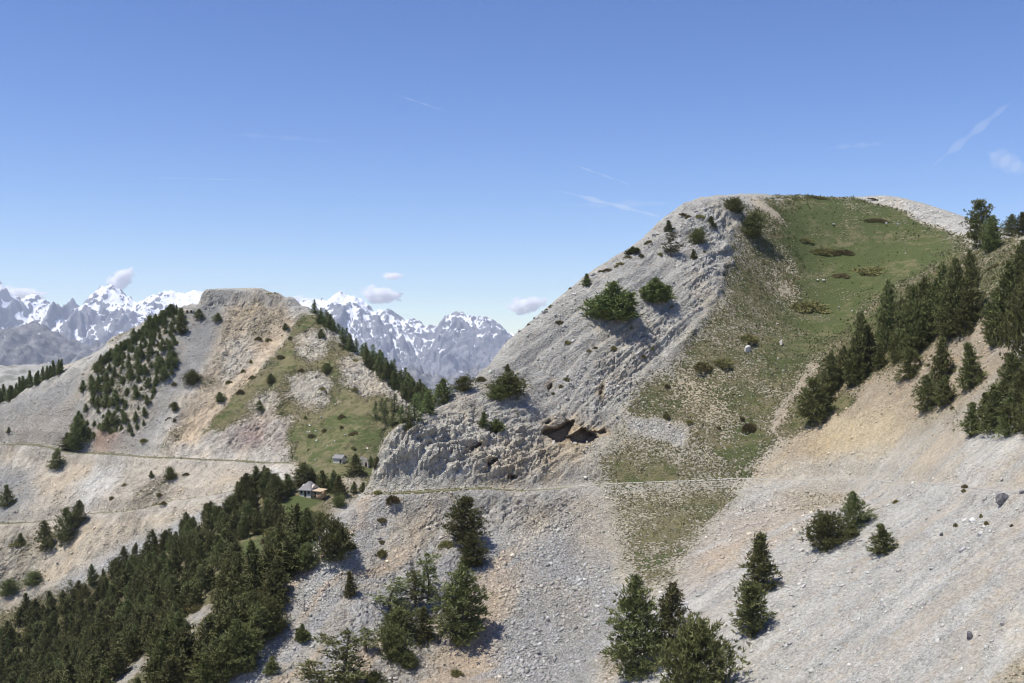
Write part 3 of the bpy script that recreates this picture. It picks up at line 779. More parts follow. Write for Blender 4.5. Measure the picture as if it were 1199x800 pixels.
M_JUN = foliage_material('juniper_needles', (.165, .150, .062), (.235, .21, .085), (.28, .24, .10))
s = NT('bark'); ps = s.n('ShaderNodeTexCoord').outputs['Object']
s.bsdf(s.mix(s.noise(ps, 6, 5, .6).outputs['Fac'], (.075, .058, .045), (.19, .155, .125)), .95, .1); M_BARK = s.m
s = NT('dead_wood'); ps = s.n('ShaderNodeTexCoord').outputs['Object']
s.bsdf(s.mix(s.noise(ps, 6, 5, .6).outputs['Fac'], (.20, .185, .165), (.40, .37, .33)), .95, .1); M_DEAD = s.m

def tube(pts, r0, r1, sides):
    pts = np.asarray(pts, float); n = len(pts)
    t = np.gradient(pts, axis=0); t /= np.linalg.norm(t, axis=1)[:, None] + 1e-9
    ref = np.where(np.abs(t[:, 2:3]) > .9, np.array([[1., 0, 0]]), np.array([[0, 0, 1.]]))
    a = np.cross(t, ref); a /= np.linalg.norm(a, axis=1)[:, None]; b = np.cross(t, a)
    r = np.linspace(r0, r1, n)[:, None, None]
    ang = np.linspace(0, 2*np.pi, sides, endpoint=False)
    v = pts[:, None] + r*(np.cos(ang)[None, :, None]*a[:, None] + np.sin(ang)[None, :, None]*b[:, None])
    i = np.arange((n-1)*sides).reshape(n-1, sides); j = np.roll(i, -1, axis=1)
    f = np.stack([i, j, j+sides, i+sides], -1).reshape(-1, 4)
    return v.reshape(-1, 3), f

class Acc:
    def __init__(s): s.v = []; s.f = []; s.n = 0
    def add(s, v, f):
        s.v.append(v); s.f.append(f+s.n); s.n += len(v)
    def mesh(s, name, mat, smooth=False):
        me = np_mesh(name, np.vstack(s.v), np.vstack(s.f), smooth); me.materials.append(mat); return me

def stem(seed, H, W, prof, z0, whorl, per, gap, lean, twist, wood, tuftc, tuftd, dens, base=(0, 0), dead=False, blade=.42, elev=(5, 55)):
    r = np.random.default_rng(seed)
    t = np.linspace(0, 1, 7)
    ax = r.normal(size=2)*.02*H
    P_ = np.column_stack([base[0] + lean[0]*H*t**1.2 + ax[0]*np.sin(t*4), base[1] + lean[1]*H*t**1.2 + ax[1]*np.sin(t*4.6), t*H - .3*(t == 0)])
    wood.add(*tube(P_, .016*H + .05, .012, 7))
    ph = r.uniform(0, 6.28, 3)
    z = z0*H
    az = r.uniform(0, 6.28)
    while z < .97*H:
        tt = z/H
        c = np.array([np.interp(tt, t, P_[:, i]) for i in range(3)])
        for kk in range(per):
            az += 2.399 + r.normal()*.3
            L = W/2*prof(tt)*r.uniform(.62, 1.16)*(1 + .22*math.sin(az+ph[0]+3*tt) + .15*math.sin(2*az+ph[1]+5*tt))
            if r.random() < gap or L < .12: 
                if L < .12: L = .15
                else: continue
            el = math.radians(elev[0] + (elev[1]-elev[0])*tt**1.5 + r.normal()*9)
            m = 5
            q = np.linspace(0, 1, m)
            hx = q*L*math.cos(el); hz = q*L*math.sin(el) + .20*L*q**2.2 - .06*L*np.sin(q*3.1)
            side = .12*L*r.normal()*q**1.6
            B = np.column_stack([c[0]+hx*math.cos(az)-side*math.sin(az), c[1]+hx*math.sin(az)+side*math.cos(az), c[2]+hz])
            wood.add(*tube(B, .012*L+.012, .008, 3))
            if dead: continue
            nt_ = max(2, int(L/.17*dens))
            qs = r.uniform(.28, 1.0, nt_)**.75
            pos = np.stack([np.interp(qs, q, B[:, i]) for i in range(3)], 1)
            spread = (.10 + .16*L*(.5+.5*(1-np.abs(qs-.65))))[:, None]
            pos += r.normal(size=pos.shape)*spread*np.array([1.1, 1.1, .34])
            d = np.array([math.cos(az)*math.cos(el), math.sin(az)*math.cos(el), math.sin(el)+.75])
            tuftc.append(pos); tuftd.append(np.tile(d/np.linalg.norm(d), (nt_, 1)))
        z += whorl*H*r.uniform(.75, 1.3)
    tuftc.append(np.array([[P_[-1, 0], P_[-1, 1], H*(.95+.02*i)] for i in range(3)])); tuftd.append(np.tile([[0, 0, 1.]], (3, 1)))

def tree_meshes(name, stems, mat, nb=8, blade=.40, dead=False, wid=.30):
    wood = Acc(); tc, td = [], []
    for kw in stems:
        stem(wood=wood, tuftc=tc, tuftd=td, dead=dead, **kw)
    tm = wood.mesh(name + '_trunk', M_DEAD if dead else M_BARK, True)
    if dead: return tm, None
    tc = np.vstack(tc); td = np.vstack(td)
    v, f = blades(tc, td, np.full(len(tc), blade), nb, .62, wid)
    cm_ = np_mesh(name + '_crown', v, f); cm_.materials.append(mat)
    return tm, cm_

rounded = lambda t: (1-t**1.5)**.85*min(1, .62+t/.22*.38)
cone = lambda t: (1-t)**.9*min(1, .7+t/.12*.3) + .03
column = lambda t: min(1, .72+t)*(1-t**2.6)**.6*.98
open_ = lambda t: (.45+.55*math.sin(t*9+1)**2)*(1-t**2)**.6
egg = lambda t: (1-t**2.4)**.55*min(1, .6+t*1.6)
dome = lambda t: (1-t**2)**.5
G = {}   # kind -> list of (trunk mesh, crown mesh, natural height, natural width)
def reg(kind, name, stems, H, W, mat=None, **kw):
    tm, cm_ = tree_meshes(name, stems, mat or M_PINE, **kw)
    src = cm_ or tm; co = np.empty(len(src.vertices)*3, np.float32); src.vertices.foreach_get('co', co); co = co.reshape(-1, 3)
    rad = np.abs(co[:, :2]); W = 2*np.percentile(rad, 96.5); H = np.percentile(co[:, 2], 99.8)
    G.setdefault(kind, []).append((tm, cm_, float(H), float(W)))
S_ = lambda **k: dict(dict(z0=.04, whorl=.042, per=6, gap=.08, lean=(0, 0), twist=0, dens=1.0), **k)
for sd_ in range(5):
    reg('dense', 'dense_pine', [S_(seed=10+sd_, H=8, W=4.6+.3*(sd_ % 3), prof=[rounded, cone, rounded, egg, rounded][sd_], gap=.16+.03*(sd_ % 2), whorl=.056, per=7, elev=(0+4*(sd_ % 3), 58), dens=1.35, lean=(.04*(sd_-2), .03*((sd_*2) % 3-1)))], 8, 4.6)
for sd_ in range(3):
    reg('young', 'young_pine', [S_(seed=20+sd_, H=6, W=3.1, prof=cone, gap=.10, elev=(8, 60))], 6, 3.0)
for sd_ in range(2):
    reg('column', 'column_pine', [S_(seed=30+sd_, H=6, W=2.9, prof=column, elev=(35, 70))], 6, 3.0)
def multi(seed, n, H, W, ln, **k):
    r = np.random.default_rng(seed); out = []
    for i in range(n):
        a = 2*math.pi*i/n + r.uniform(-.5, .5); l = ln*r.uniform(.5, 1.1)
        out.append(S_(seed=seed*10+i, H=H*r.uniform(.72, 1.0), W=W*r.uniform(.5, .68), base=(.35*math.cos(a), .35*math.sin(a)), lean=(l*math.cos(a), l*math.sin(a)), prof=rounded, z0=.10, whorl=.06, per=5, gap=.14, **k))
    return out
for sd_ in range(3):
    reg('bushy', 'bushy_pine', [S_(seed=40+sd_, H=5, W=6, prof=egg, gap=.2, whorl=.05, per=7, elev=(12, 78), lean=(.08*(sd_-1), .05), dens=1.1)], 5, 6)
for sd_ in range(2):
    reg('shrubby', 'low_pine', multi(50+sd_, 5, 2.9, 3.6, .40) + [S_(seed=590+sd_, H=3.7, W=3.4, prof=cone, z0=.1, whorl=.06, per=6, gap=.12)], 3.6, 4.8, M_BRIGHT)
for sd_ in range(3):
    reg('open', 'open_pine', [S_(seed=60+sd_, H=9, W=5.0, prof=open_, z0=.22, whorl=.055, per=5, gap=.26, lean=(.06*(sd_-1), .03), elev=(-8, 45), dens=1.15)], 9, 4.6)
for sd_ in range(3):
    reg('larch', 'larch', [S_(seed=70+sd_, H=9, W=3.6, prof=cone, gap=.15, whorl=.045, per=5, elev=(-5, 40), dens=.8)], 9, 3.4, M_LARCH)
for sd_ in range(2):
    reg('dead', 'dead_pine', [S_(seed=80+sd_, H=7, W=4.4, prof=rounded, z0=.2, whorl=.07, per=4, gap=.3, elev=(0, 45))], 7, 4.4, dead=True)

n_trees = {}
def tree_at(x, y, h, w, kind, label, group=None, name='pine_tree', yaw=None, sink=.15, tilt=(0, 0), variant=None):
    z, kk = ground(np.array([x]), np.array([y]))
    vs_ = G[kind]; i = n_trees.get(kind, 0); n_trees[kind] = i+1
    tm, cm_, H, W = vs_[(i if variant is None else variant) % len(vs_)]
    o = bpy.data.objects.new(name, None); link(o); o.empty_display_size = .3
    o.location = (x, y, float(z[0])-sink)
    o.rotation_euler = (tilt[0]+random.gauss(0, .03), tilt[1]+random.gauss(0, .03), random.uniform(0, 6.28) if yaw is None else yaw)
    o.scale = (w/W, w/W, h/H)
    tag(o, label, 'dead tree' if kind == 'dead' else ('larch' if kind == 'larch' else 'pine'), group)
    link(bpy.data.objects.new('trunk', tm), o)
    if cm_ is not None: link(bpy.data.objects.new('crown', cm_), o)
    return o

def tree(u, v, hp, wp, kind, label, group=None, back=0.0, **kw):
    x, y, z = hit([u], [v])
    y = y[0]+back; x = (u-U0)/F*y
    return tree_at(x, y, hp/F*y, wp/F*y, kind, label, group, **kw)
# ------------------------------------------------------------------ single pines one can point to
T = [
 # bottom of the gully
 (743, 790, 116, 64, 'dense', 'tall dark pine in the gully bottom, tallest of the trio beside the grey scree'),
 (786, 758, 78, 54, 'dense', 'pointed pine in the gully, between the tall dark pine and the wide low pine'),
 (817, 822, 104, 84, 'bushy', 'wide rounded pine at the gully bottom, lowest and broadest of the trio'),
 (889, 692, 70, 40, 'young', 'slim pointed pine on the pale slope, right behind a column shaped pine'),
 (879, 745, 66, 38, 'column', 'column shaped pine on pale scree, just below a slim pointed pine'),
 (966, 641, 46, 50, 'bushy', 'spreading bushy pine on the pale slope below the trail'),
 (1000, 620, 44, 34, 'dense', 'upright pine joined to the right side of the spreading bushy pine'),
 (998, 630, 22, 16, 'young', 'seedling pine at the foot of the spreading bushy pine'),
 (1033, 648, 35, 27, 'young', 'lone small pine on the near pale slope, right of the bushy pair'),
 # below the trail
 (547, 640, 56, 42, 'dense', 'dense dark pine directly below the trail above the clump'),
 (553, 664, 40, 30, 'dense', 'smaller dark pine touching the foot of the dense pine below the trail'),
 (541, 742, 84, 60, 'dense', 'broad full pine at the edge of the grey scree above the tan earth patch'),
 (545, 668, 26, 14, 'young', 'thin young pine between the dense pine and the broad full pine'),
 (502, 705, 58, 36, 'open', 'loose grey-green pine standing upright in the middle of the pine clump'),
 (486, 712, 48, 30, 'open', 'thin half bare pine left of the loose grey-green pine'),
 (458, 712, 40, 42, 'open', 'sparse pine with a crooked crown at the upper left of the clump'),
 (464, 744, 40, 48, 'bushy', 'low leaning pine spreading over the rocks below the crooked pine'),
 (460, 775, 44, 36, 'bushy', 'shaggy pine lowest on the rocks of the clump'),
 (497, 752, 42, 26, 'dense', 'small compact pine below the broad full pine, in the middle of the rocks'),
 (478, 783, 22, 24, 'bushy', 'little round pine at the lowest edge of the clump rocks'),
 (400, 820, 78, 70, 'open', 'large open-crowned pine cut off by the bottom of the photo'),
 (428, 762, 30, 24, 'open', 'short pine beside the top of the large open-crowned bottom pine'),
 (372, 815, 44, 50, 'open', 'grey thin pine left of the large open-crowned bottom pine'),
 (438, 812, 28, 30, 'bushy', 'low pine right of the large open-crowned bottom pine'),
 (409, 695, 31, 15, 'young', 'narrow lone young pine on the tan and grey scree rib'),
 (389, 655, 52, 40, 'bushy', 'rounded leaning pine on the scree rib beyond the forest edge'),
 (357, 668, 32, 28, 'bushy', 'small pine at the forest edge below the rounded leaning pine'),
 (340, 668, 24, 18, 'bushy', 'small shaggy pine on the rib at the edge of the forest, nearest the grey scree'),
 (354, 750, 20, 14, 'shrubby', 'tiny yellow-green pine on the scree beside the forest corner'),
 (410, 640, 8, 12, 'shrubby', None),
 # rock face
 (716, 376, 44, 50, 'shrubby', 'bright green spreading pine alone on the grey rock face'),
 (767, 356, 28, 33, 'shrubby', 'small bright round pine on the rock face right of the spreading pine'),
 (786, 301, 32, 20, 'open', 'dark pine high on the rocky ridge below the summit'),
 (818, 287, 20, 19, 'bushy', 'small pine on pale rubble between the dark ridge pine and the summit'),
 (833, 268, 15, 12, 'young', 'tiny pointed pine on the summit rubble'),
 (860, 250, 20, 26, 'bushy', 'flat dark pine at the summit edge of the grass'),
 (879, 279, 34, 30, 'bushy', 'round dark pine on the grass below the summit casting a black shadow'),
 (687, 335, 15, 12, 'young', 'tiny dark pine on the skyline of the rock ridge'),
 (783, 276, 14, 11, 'young', 'little pine on the skyline just above the dark ridge pine'),
 (741, 299, 9, 14, 'shrubby', 'small rounded pine on the skyline between ridge rocks'),
 (812, 306, 13, 9, 'young', 'tiny pine on rubble below the small summit pine'),
 (596, 466, 30, 42, 'bushy', 'sprawling grey-green low pine across the middle of the slab'),
 (583, 470, 20, 24, 'bushy', 'left lobe of low pine growing beside the sprawling one on the slab'),
 (594, 436, 12, 9, 'young', 'tiny pine just above the sprawling low pine'),
 (566, 506, 22, 13, 'young', 'thin seedling pine on the cliff, left one of the pair above the crag'),
 (581, 504, 14, 17, 'shrubby', 'rounded seedling pine on the cliff, right one of the pair above the crag'),
 (518, 476, 32, 26, 'dense', 'dark pine behind the notch at the foot of the rock ridge'),
 (541, 450, 20, 26, 'bushy', 'bush shaped pine on the ridge edge above the notch'),
 (480, 514, 20, 11, 'bushy', 'narrow pine in a crack at the top of the cliff edge'),
 # right-hand skyline
 (1149, 290, 58, 32, 'dense', 'tallest pine on the right skyline above the meadow'),
 (1161, 294, 42, 24, 'dense', 'pine leaning against the tallest skyline pine'),
 (1184, 277, 26, 19, 'dense', 'small rounded skyline pine near the right edge'),
 (1197, 276, 28, 18, 'young', 'skyline pine at the very right edge'),
 # singles on the brown slope
 (1065, 442, 38, 30, 'dense', 'young pine on brown earth below the diagonal row'),
 (1102, 448, 54, 27, 'young', 'pale-topped slim pine on the brown slope'),
 (1136, 457, 56, 28, 'young', 'slim dark pine on the brown slope, right of the pale-topped one'),
 (1086, 481, 42, 34, 'dense', 'grey-green pine on the terrace edge of the brown slope'),
 (1108, 476, 36, 22, 'young', 'small pointed pine touching the grey-green terrace pine'),
 (953, 502, 58, 36, 'dense', 'dark pine at the lower end of the diagonal row, beside the gravel strip'),
]
for t in T:
    lab = t[5] or 'tiny bush pine on the grey scree rib'
    tree(*t[:5], lab)

def cluster(rows, label, group, **kw):
    for r in rows:
        tree(*r[:5], label, group, **kw)

cluster([(972, 462, 50, 23, 'dense'), (986, 446, 42, 21, 'dense'), (1003, 446, 80, 28, 'young'), (1020, 430, 50, 26, 'dense'), (1040, 410, 83, 32, 'dense'), (1058, 402, 54, 25, 'young'),
         (1069, 420, 88, 29, 'dense'), (1086, 398, 74, 30, 'dense'), (1101, 390, 82, 32, 'young'), (1118, 390, 88, 34, 'dense'), (1138, 378, 88, 32, 'dense'), (1130, 392, 54, 26, 'young'),
         (1050, 424, 47, 22, 'dense'), (1030, 432, 32, 16, 'young'), (1000, 452, 38, 19, 'young'), (964, 478, 40, 19, 'young'), (1062, 424, 36, 21, 'dense'), (1110, 398, 54, 30, 'young'), (1078, 412, 50, 28, 'dense')],
        'tall dark pine in the diagonal row between the green meadow and the brown slope', 'pines in the diagonal row')
cluster([(1194, 342, 60, 29, 'dense'), (1182, 398, 94, 36, 'young'), (1168, 405, 68, 30, 'dense'), (1200, 424, 110, 41, 'dense'), (1214, 400, 118, 41, 'young'), (1176, 392, 54, 28, 'dense'), (1160, 398, 36, 18, 'young'), (1206, 330, 54, 28, 'young')],
        'tall dark pine packed in the stand at the right edge above the scree', 'pines of the upper right stand')
cluster([(1180, 484, 70, 36, 'dense'), (1198, 504, 83, 39, 'dense'), (1165, 504, 56, 32, 'young'), (1139, 510, 40, 21, 'young'), (1180, 512, 56, 32, 'dense'), (1152, 502, 44, 22, 'young'), (1204, 470, 63, 34, 'dense'), (1210, 515, 54, 30, 'bushy')],
        'full green pine in the lower right stand whose shadows fall on the scree', 'pines of the lower right stand')

# ------------------------------------------------------------------ groups too alike to tell apart
def inside(poly, u, v):
    c = False; n = len(poly)
    for i in range(n):
        (xa, ya), (xb, yb) = poly[i], poly[(i+1) % n]
        if (ya > v) != (yb > v) and u < (xb-xa)*(v-ya)/(yb-ya)+xa: c = not c
    return c
def wood_of(poly, n, gap, holes=(), seed=1, dens=None):
    """survey points spread evenly over the ground inside an outline"""
    r = random.Random(seed); us = [p[0] for p in poly]; vs_ = [p[1] for p in poly]
    cand = []
    while len(cand) < n*30:
        u, v = r.uniform(min(us), max(us)), r.uniform(min(vs_), max(vs_))
        if inside(poly, u, v) and not any(inside(h, u, v) for h in holes): cand.append((u, v))
    cu, cv = np.array(cand).T
    X, Y, Z = hit(cu, cv)
    out = []
    for i in range(len(cand)):
        if all((X[i]-a)**2 + (Y[i]-b)**2 > gap*gap for a, b, *_ in out):
            out.append((X[i], Y[i], cu[i], cv[i]))
            if len(out) >= n: break
    return out
FOREST = [(-20, 760), (0, 742), (60, 706), (130, 672), (190, 640), (225, 618), (262, 600), (300, 566), (345, 576), (332, 592), (345, 614), (368, 610), (388, 600), (352, 655), (328, 690), (330, 715), (300, 760), (250, 800), (225, 830), (-20, 850)]
HOLES = [[(213, 728), (247, 702), (262, 714), (254, 752), (216, 772)], [(122, 812), (165, 766), (182, 774), (178, 806), (150, 845), (122, 845)], [(274, 668), (274, 634), (312, 628), (310, 672)], [(325, 612), (330, 586), (350, 576), (395, 570), (395, 604), (374, 628), (345, 630)], [(195, 765), (222, 744), (228, 752), (205, 775)]]
fr = random.Random(5)
spots = wood_of(FOREST, 184, 4.3, HOLES, 3)
for x, y, u, v in spots:
    hm = fr.uniform(4.6, 7.8)*(.9 if v < 620 else 1.0); wm = hm*fr.uniform(.44, .62)
    kd = fr.choices(['dense', 'young', 'bushy', 'open', 'dense'], [4, 3, 1, 1.5, 2])[0]
    if v > 720 and u > 190: lab, g = 'tall shaggy pine at the near lower corner of the forest beside the scree rib', 'pines at the near corner of the forest'
    elif v < 645: lab, g = 'dark pine in the upper end of the forest near the stone chalet', 'pines at the upper end of the forest'
    else: lab, g = 'dark pine packed in the forest on the lower left slope', 'pines in the body of the forest'
    if kd in ('bushy',): hm *= .8
    tree_at(x, y, hm, wm, kd, lab, g)
cluster([(318, 742, 48, 36, 'bushy'), (305, 762, 56, 39, 'open'), (285, 786, 62, 40, 'dense'), (262, 800, 64, 42, 'bushy'), (240, 812, 59, 36, 'open'), (322, 716, 42, 32, 'dense'), (298, 742, 50, 32, 'bushy'), (272, 770, 56, 36, 'dense'), (318, 792, 22, 17, 'young')],
        'tall shaggy pine at the near lower corner of the forest beside the scree rib', 'pines at the near corner of the forest')
# along the edge from the forest to the cabin
cluster([(300, 578, 32, 18, 'young'), (312, 582, 34, 20, 'dense'), (322, 588, 34, 20, 'dense'), (290, 590, 36, 22, 'dense')], 'pointed pine at the very top corner of the forest left of the chalet', 'pines at the top corner of the forest')
cluster([(356, 569, 28, 26, 'dense'), (366, 567, 20, 14, 'young'), (378, 574, 24, 16, 'young'), (390, 576, 26, 15, 'young'), (398, 580, 24, 16, 'young'), (339, 577, 20, 11, 'young'), (396, 590, 14, 12, 'bushy'), (378, 618, 20, 24, 'bushy'), (362, 622, 26, 26, 'open'), (398, 593, 14, 15, 'bushy')],
        'small pine growing close around the stone chalet', 'pines around the chalet')
tree(417, 556, 25, 22, 'dense', 'round dark pine between the grey-roofed hut and the stone ruin')
tree(434, 545, 11, 9, 'dense', 'small pine right behind the stone ruin')
tree(441, 548, 15, 10, 'dense', 'small pine between the stone ruin and the cliff')
tree(415, 577, 14, 9, 'young', 'small pointed pine on the grass above the trail bend, left one of two')
tree(425, 576, 12, 9, 'young', 'small pointed pine on the grass above the trail bend, right one of two')
for u, v, h, w_ in ((347, 640, 40, 26), (356, 718, 30, 20), (322, 690, 40, 22), (240, 770, 46, 26)):
    tree(u, v, h, w_, 'dead', 'bare grey dead pine standing among the green pines at the forest edge', 'dead pines of the forest edge', name='dead_tree')

# far left mountain
LEFT = [(96, 462), (118, 430), (165, 392), (206, 366), (216, 378), (205, 400), (205, 440), (190, 455), (172, 480), (168, 500), (150, 516), (136, 512), (122, 512), (85, 519), (84, 505), (110, 470)]
MASS = []
for x, y, u, v in wood_of(LEFT, 150, 2.2, (), 9):
    hm = fr.choice([fr.uniform(1.8, 3.8), fr.uniform(3.2, 6.4)]); wm = hm*fr.uniform(.45, .72)
    MASS.append((x, y, hm, wm, fr.choice(['dense', 'young', 'dense', 'bushy'])))
for u in np.linspace(112, 204, 22):
    v = np.interp(u, [100, 160, 200], [434, 397, 364])+3
    u += fr.uniform(-2, 2); x, y, z = hit([u], [v]); y = y[0]-1; MASS.append(((u-U0)/F*y, y, fr.uniform(8, 14)/F*y, fr.uniform(7, 10)/F*y, 'dense'))
for t in [
 (90, 519, 38, 26, 'dense', 'largest pine low on the grey flank just above the upper trail'), (80, 519, 20, 16, 'dense', 'shorter pine left of the largest pine above the upper trail'),
 (65, 551, 24, 18, 'dense', 'round pine just below the upper trail on the far slope'), (7, 593, 26, 15, 'young', 'lone dark pine on the blue-grey scree at the left edge'),
 (54, 647, 36, 22, 'dense', 'lower left pine of the trio below the lower trail'), (75, 641, 46, 22, 'dense', 'middle pine of the trio below the lower trail'), (89, 621, 32, 18, 'dense', 'upper right pine of the trio below the lower trail'),
 (40, 688, 18, 22, 'bushy', 'low bush pine above the forest at the left edge'), (24, 640, 14, 10, 'young', 'tiny pine left of the trio below the lower trail'), (8, 700, 22, 24, 'bushy', 'bush pine in the corner where the forest meets the left edge'),
 (213, 392, 24, 12, 'dense', 'narrow dark pine high on the grey scree of the distant mountain'), (234, 374, 11, 13, 'dense', 'round pine below the flat summit, left one of two'), (255, 377, 10, 11, 'dense', 'round pine below the flat summit, right one of two'),
 (225, 449, 18, 20, 'bushy', 'lone two-lobed pine beside the ochre chute'), (206, 484, 13, 9, 'dense', 'little pine beside the foot of the ochre chute'), (258, 472, 12, 12, 'dense', 'little pine on the right bank of the ochre chute'),
 (317, 451, 12, 11, 'dense', 'bright little pine in the middle of the distant grass slope'), (305, 480, 12, 10, 'dense', 'small pine at the top of the pink cliff'), (334, 386, 8, 9, 'dense', 'tiny pine high beside the ochre chute below the flat summit'),
 (384, 437, 13, 13, 'dense', 'dark pine among the pale crags of the distant mountain'), (376, 398, 12, 9, 'dense', 'small pine on top of the pale crag under the larch line'), (200, 562, 16, 14, 'bushy', 'pine on rocks between the two distant trails'), (177, 561, 8, 6, 'young', 'tiny pine left of the rocks between the two distant trails'),
 (10, 507, 7, 5, 'young', 'tiny pine on the grey scree above the upper trail at the left edge')]:
    tree(*t)
for u in np.linspace(-8, 72, 19):
    v = np.interp(u, [-10, 0, 40, 75], [484, 479, 457, 441])+1.5
    u += fr.uniform(-1.5, 1.5); x, y, z = hit([u], [v]); y = y[0]+3; MASS.append(((u-U0)/F*y, y, fr.uniform(14, 22)/F*y, fr.uniform(6.5, 9.5)/F*y, 'young'))
# the smaller pines beyond the first three hundred, as one wood
WOOD2 = [(x, y, (h := fr.uniform(4.0, 7.2)), h*fr.uniform(.48, .7), fr.choice(['dense', 'young', 'bushy', 'dense'])) for x, y, u, v in wood_of(FOREST, 300, 2.7, HOLES, 77)]
def wood_object(MASS, name, label, keep=2, grow=1.45):
  mv = [[], []]; mf = [[], []]; mn = [0, 0]
  for i, (x, y, h, w_, kd) in enumerate(MASS):
    tm, cm_, H, W = G[kd][i % len(G[kd])]; z, _ = ground(np.array([x]), np.array([y])); a = fr.uniform(0, 6.28)
    for j, src in enumerate((tm, cm_)):
        co = np.empty(len(src.vertices)*3, np.float32); src.vertices.foreach_get('co', co); co = co.reshape(-1, 3)
        c2 = np.column_stack([(co[:, 0]*math.cos(a)-co[:, 1]*math.sin(a))*w_/W + x, (co[:, 0]*math.sin(a)+co[:, 1]*math.cos(a))*w_/W + y, co[:, 2]*h/H + z[0]-.15])
        if j == 1:
            c2 = c2.reshape(-1, 3, 3)[::keep]; ctr = c2.mean(1, keepdims=True); c2 = (ctr + (c2-ctr)*grow).reshape(-1, 3); fa = np.arange(len(c2)).reshape(-1, 3)
        else:
            fa = TF.setdefault(src.name, np.array([p.vertices[:] for p in src.polygons if len(p.vertices) == 4], np.int32))
        mv[j].append(c2); mf[j].append(fa+mn[j]); mn[j] += len(c2)
  wd = link(bpy.data.objects.new(name, np_mesh(name, np.vstack(mv[1]), np.vstack(mf[1])))); wd.data.materials.append(M_PINE)
  tag(wd, label, 'wood', kind='stuff')
  wt = link(bpy.data.objects.new('trunk', np_mesh(name + '_trunks', np.vstack(mv[0]), np.vstack(mf[0]))), wd); wt.data.materials.append(M_BARK)
TF = {}
wood_object(MASS, 'far_pines', 'dark pines scattered over the flank and ridge of the distant left mountain')
wood_object(WOOD2, 'forest_pines', 'smaller pines filling the gaps of the lower left forest', 4, 2.0)
# larches down the right skyline of the distant mountain
RID = np.array([(366, 371), (400, 400), (430, 424), (470, 453), (508, 482)], float)
for i in range(96):
    a = fr.random()**.85; u = 366 + a*140
    v = np.interp(u, RID[:, 0], RID[:, 1]) + fr.uniform(-1, 4 + 14*a)
    tree(u, v, fr.uniform(11, 18) + 9*a, fr.uniform(8, 11)+4*a, 'larch', 'green larch in the line down the right skyline of the distant mountain', 'larches on the right skyline of the distant mountain', name='larch_tree', back=fr.uniform(-1, 5))
for u, v, h, w_ in ((440, 492, 22, 12), (451, 498, 26, 14), (462, 484, 22, 12), (470, 497, 24, 15), (478, 505, 26, 16), (486, 498, 34, 18), (490, 480, 22, 13), (447, 484, 16, 10), (460, 500, 16, 12), (498, 490, 26, 16)):
    tree(u, v, h, w_, 'larch', 'young larch in the loose group on the meadow above the trail', 'larches on the distant meadow', name='larch_tree')

# ------------------------------------------------------------------ low shrubs
def shrub_mesh(seed, flat):
    r = np.random.default_rng(seed)
    n = 260
    a = r.uniform(0, 6.28, n); q = np.sqrt(r.random(n)); lob = 1+.3*np.sin(a*3+seed)+.18*np.sin(a*5)
    z = (1-q**2)**.5*flat*r.uniform(.3, 1, n)
    p = np.column_stack([q*lob*np.cos(a), q*lob*np.sin(a), z])
    up = np.column_stack([p[:, 0]*.8, p[:, 1]*.8, .5+z*0])
    v, f = blades(p, up/np.linalg.norm(up, axis=1)[:, None], np.full(n, .26), 7, .6, .34)
    m = np_mesh('juniper_shrub', v, f); m.materials.append(M_JUN); return m
SH = [shrub_mesh(i, .62) for i in range(4)]; MAT_ = [shrub_mesh(10+i, .22) for i in range(3)]
def shrub(u, v, wp, hp, label, group=None, mat=False):
    x, y, z = hit([u], [v]); x, y = x[0], y[0]
    zz, kk = ground(np.array([x]), np.array([y])); nrm = Vector(VN[kk[0]])
    o = bpy.data.objects.new('juniper_shrub', (MAT_ if mat else SH)[fr.randrange(3)]); link(o)
    o.location = (x, y, float(zz[0])-.03)
    q = Vector((0, 0, 1)).slerp(nrm, .8 if mat else .4).normalized().to_track_quat('Z', 'Y')
    o.rotation_euler = q.to_euler(); 
    sw = wp/F*y/2
    if mat: o.scale = (sw, hp/F*y/2/max(.35, abs(nrm.y)*.9), sw*.5)
    else: o.scale = (sw, sw*.8, hp/F*y*1.3)
    tag(o, label, 'shrub', group); return o
for u, v, w_, h_, l in ((963, 295, 36, 9, 'darkest long juniper mat on the upper meadow'), (986, 297, 28, 7, 'brownish juniper mat at the right end of the darkest long mat'), (950, 360, 46, 15, 'oval brown-green juniper mat in the middle of the meadow slope'), (1026, 258, 26, 5, 'thin dark juniper mat high on the meadow below the rocky rim'), (1018, 318, 34, 8, 'faint reddish juniper mat right of the long mats'), (944, 282, 16, 6, 'small juniper mat just left above the darkest long mat'), (958, 232, 24, 3, 'dark juniper streak on the meadow skyline'), (985, 322, 18, 6, 'small greenish juniper mat between meadow mats'), (1023, 234, 12, 3, 'dark juniper spot on the rocky skyline')):
    shrub(u, v, w_, h_, l, mat=True)
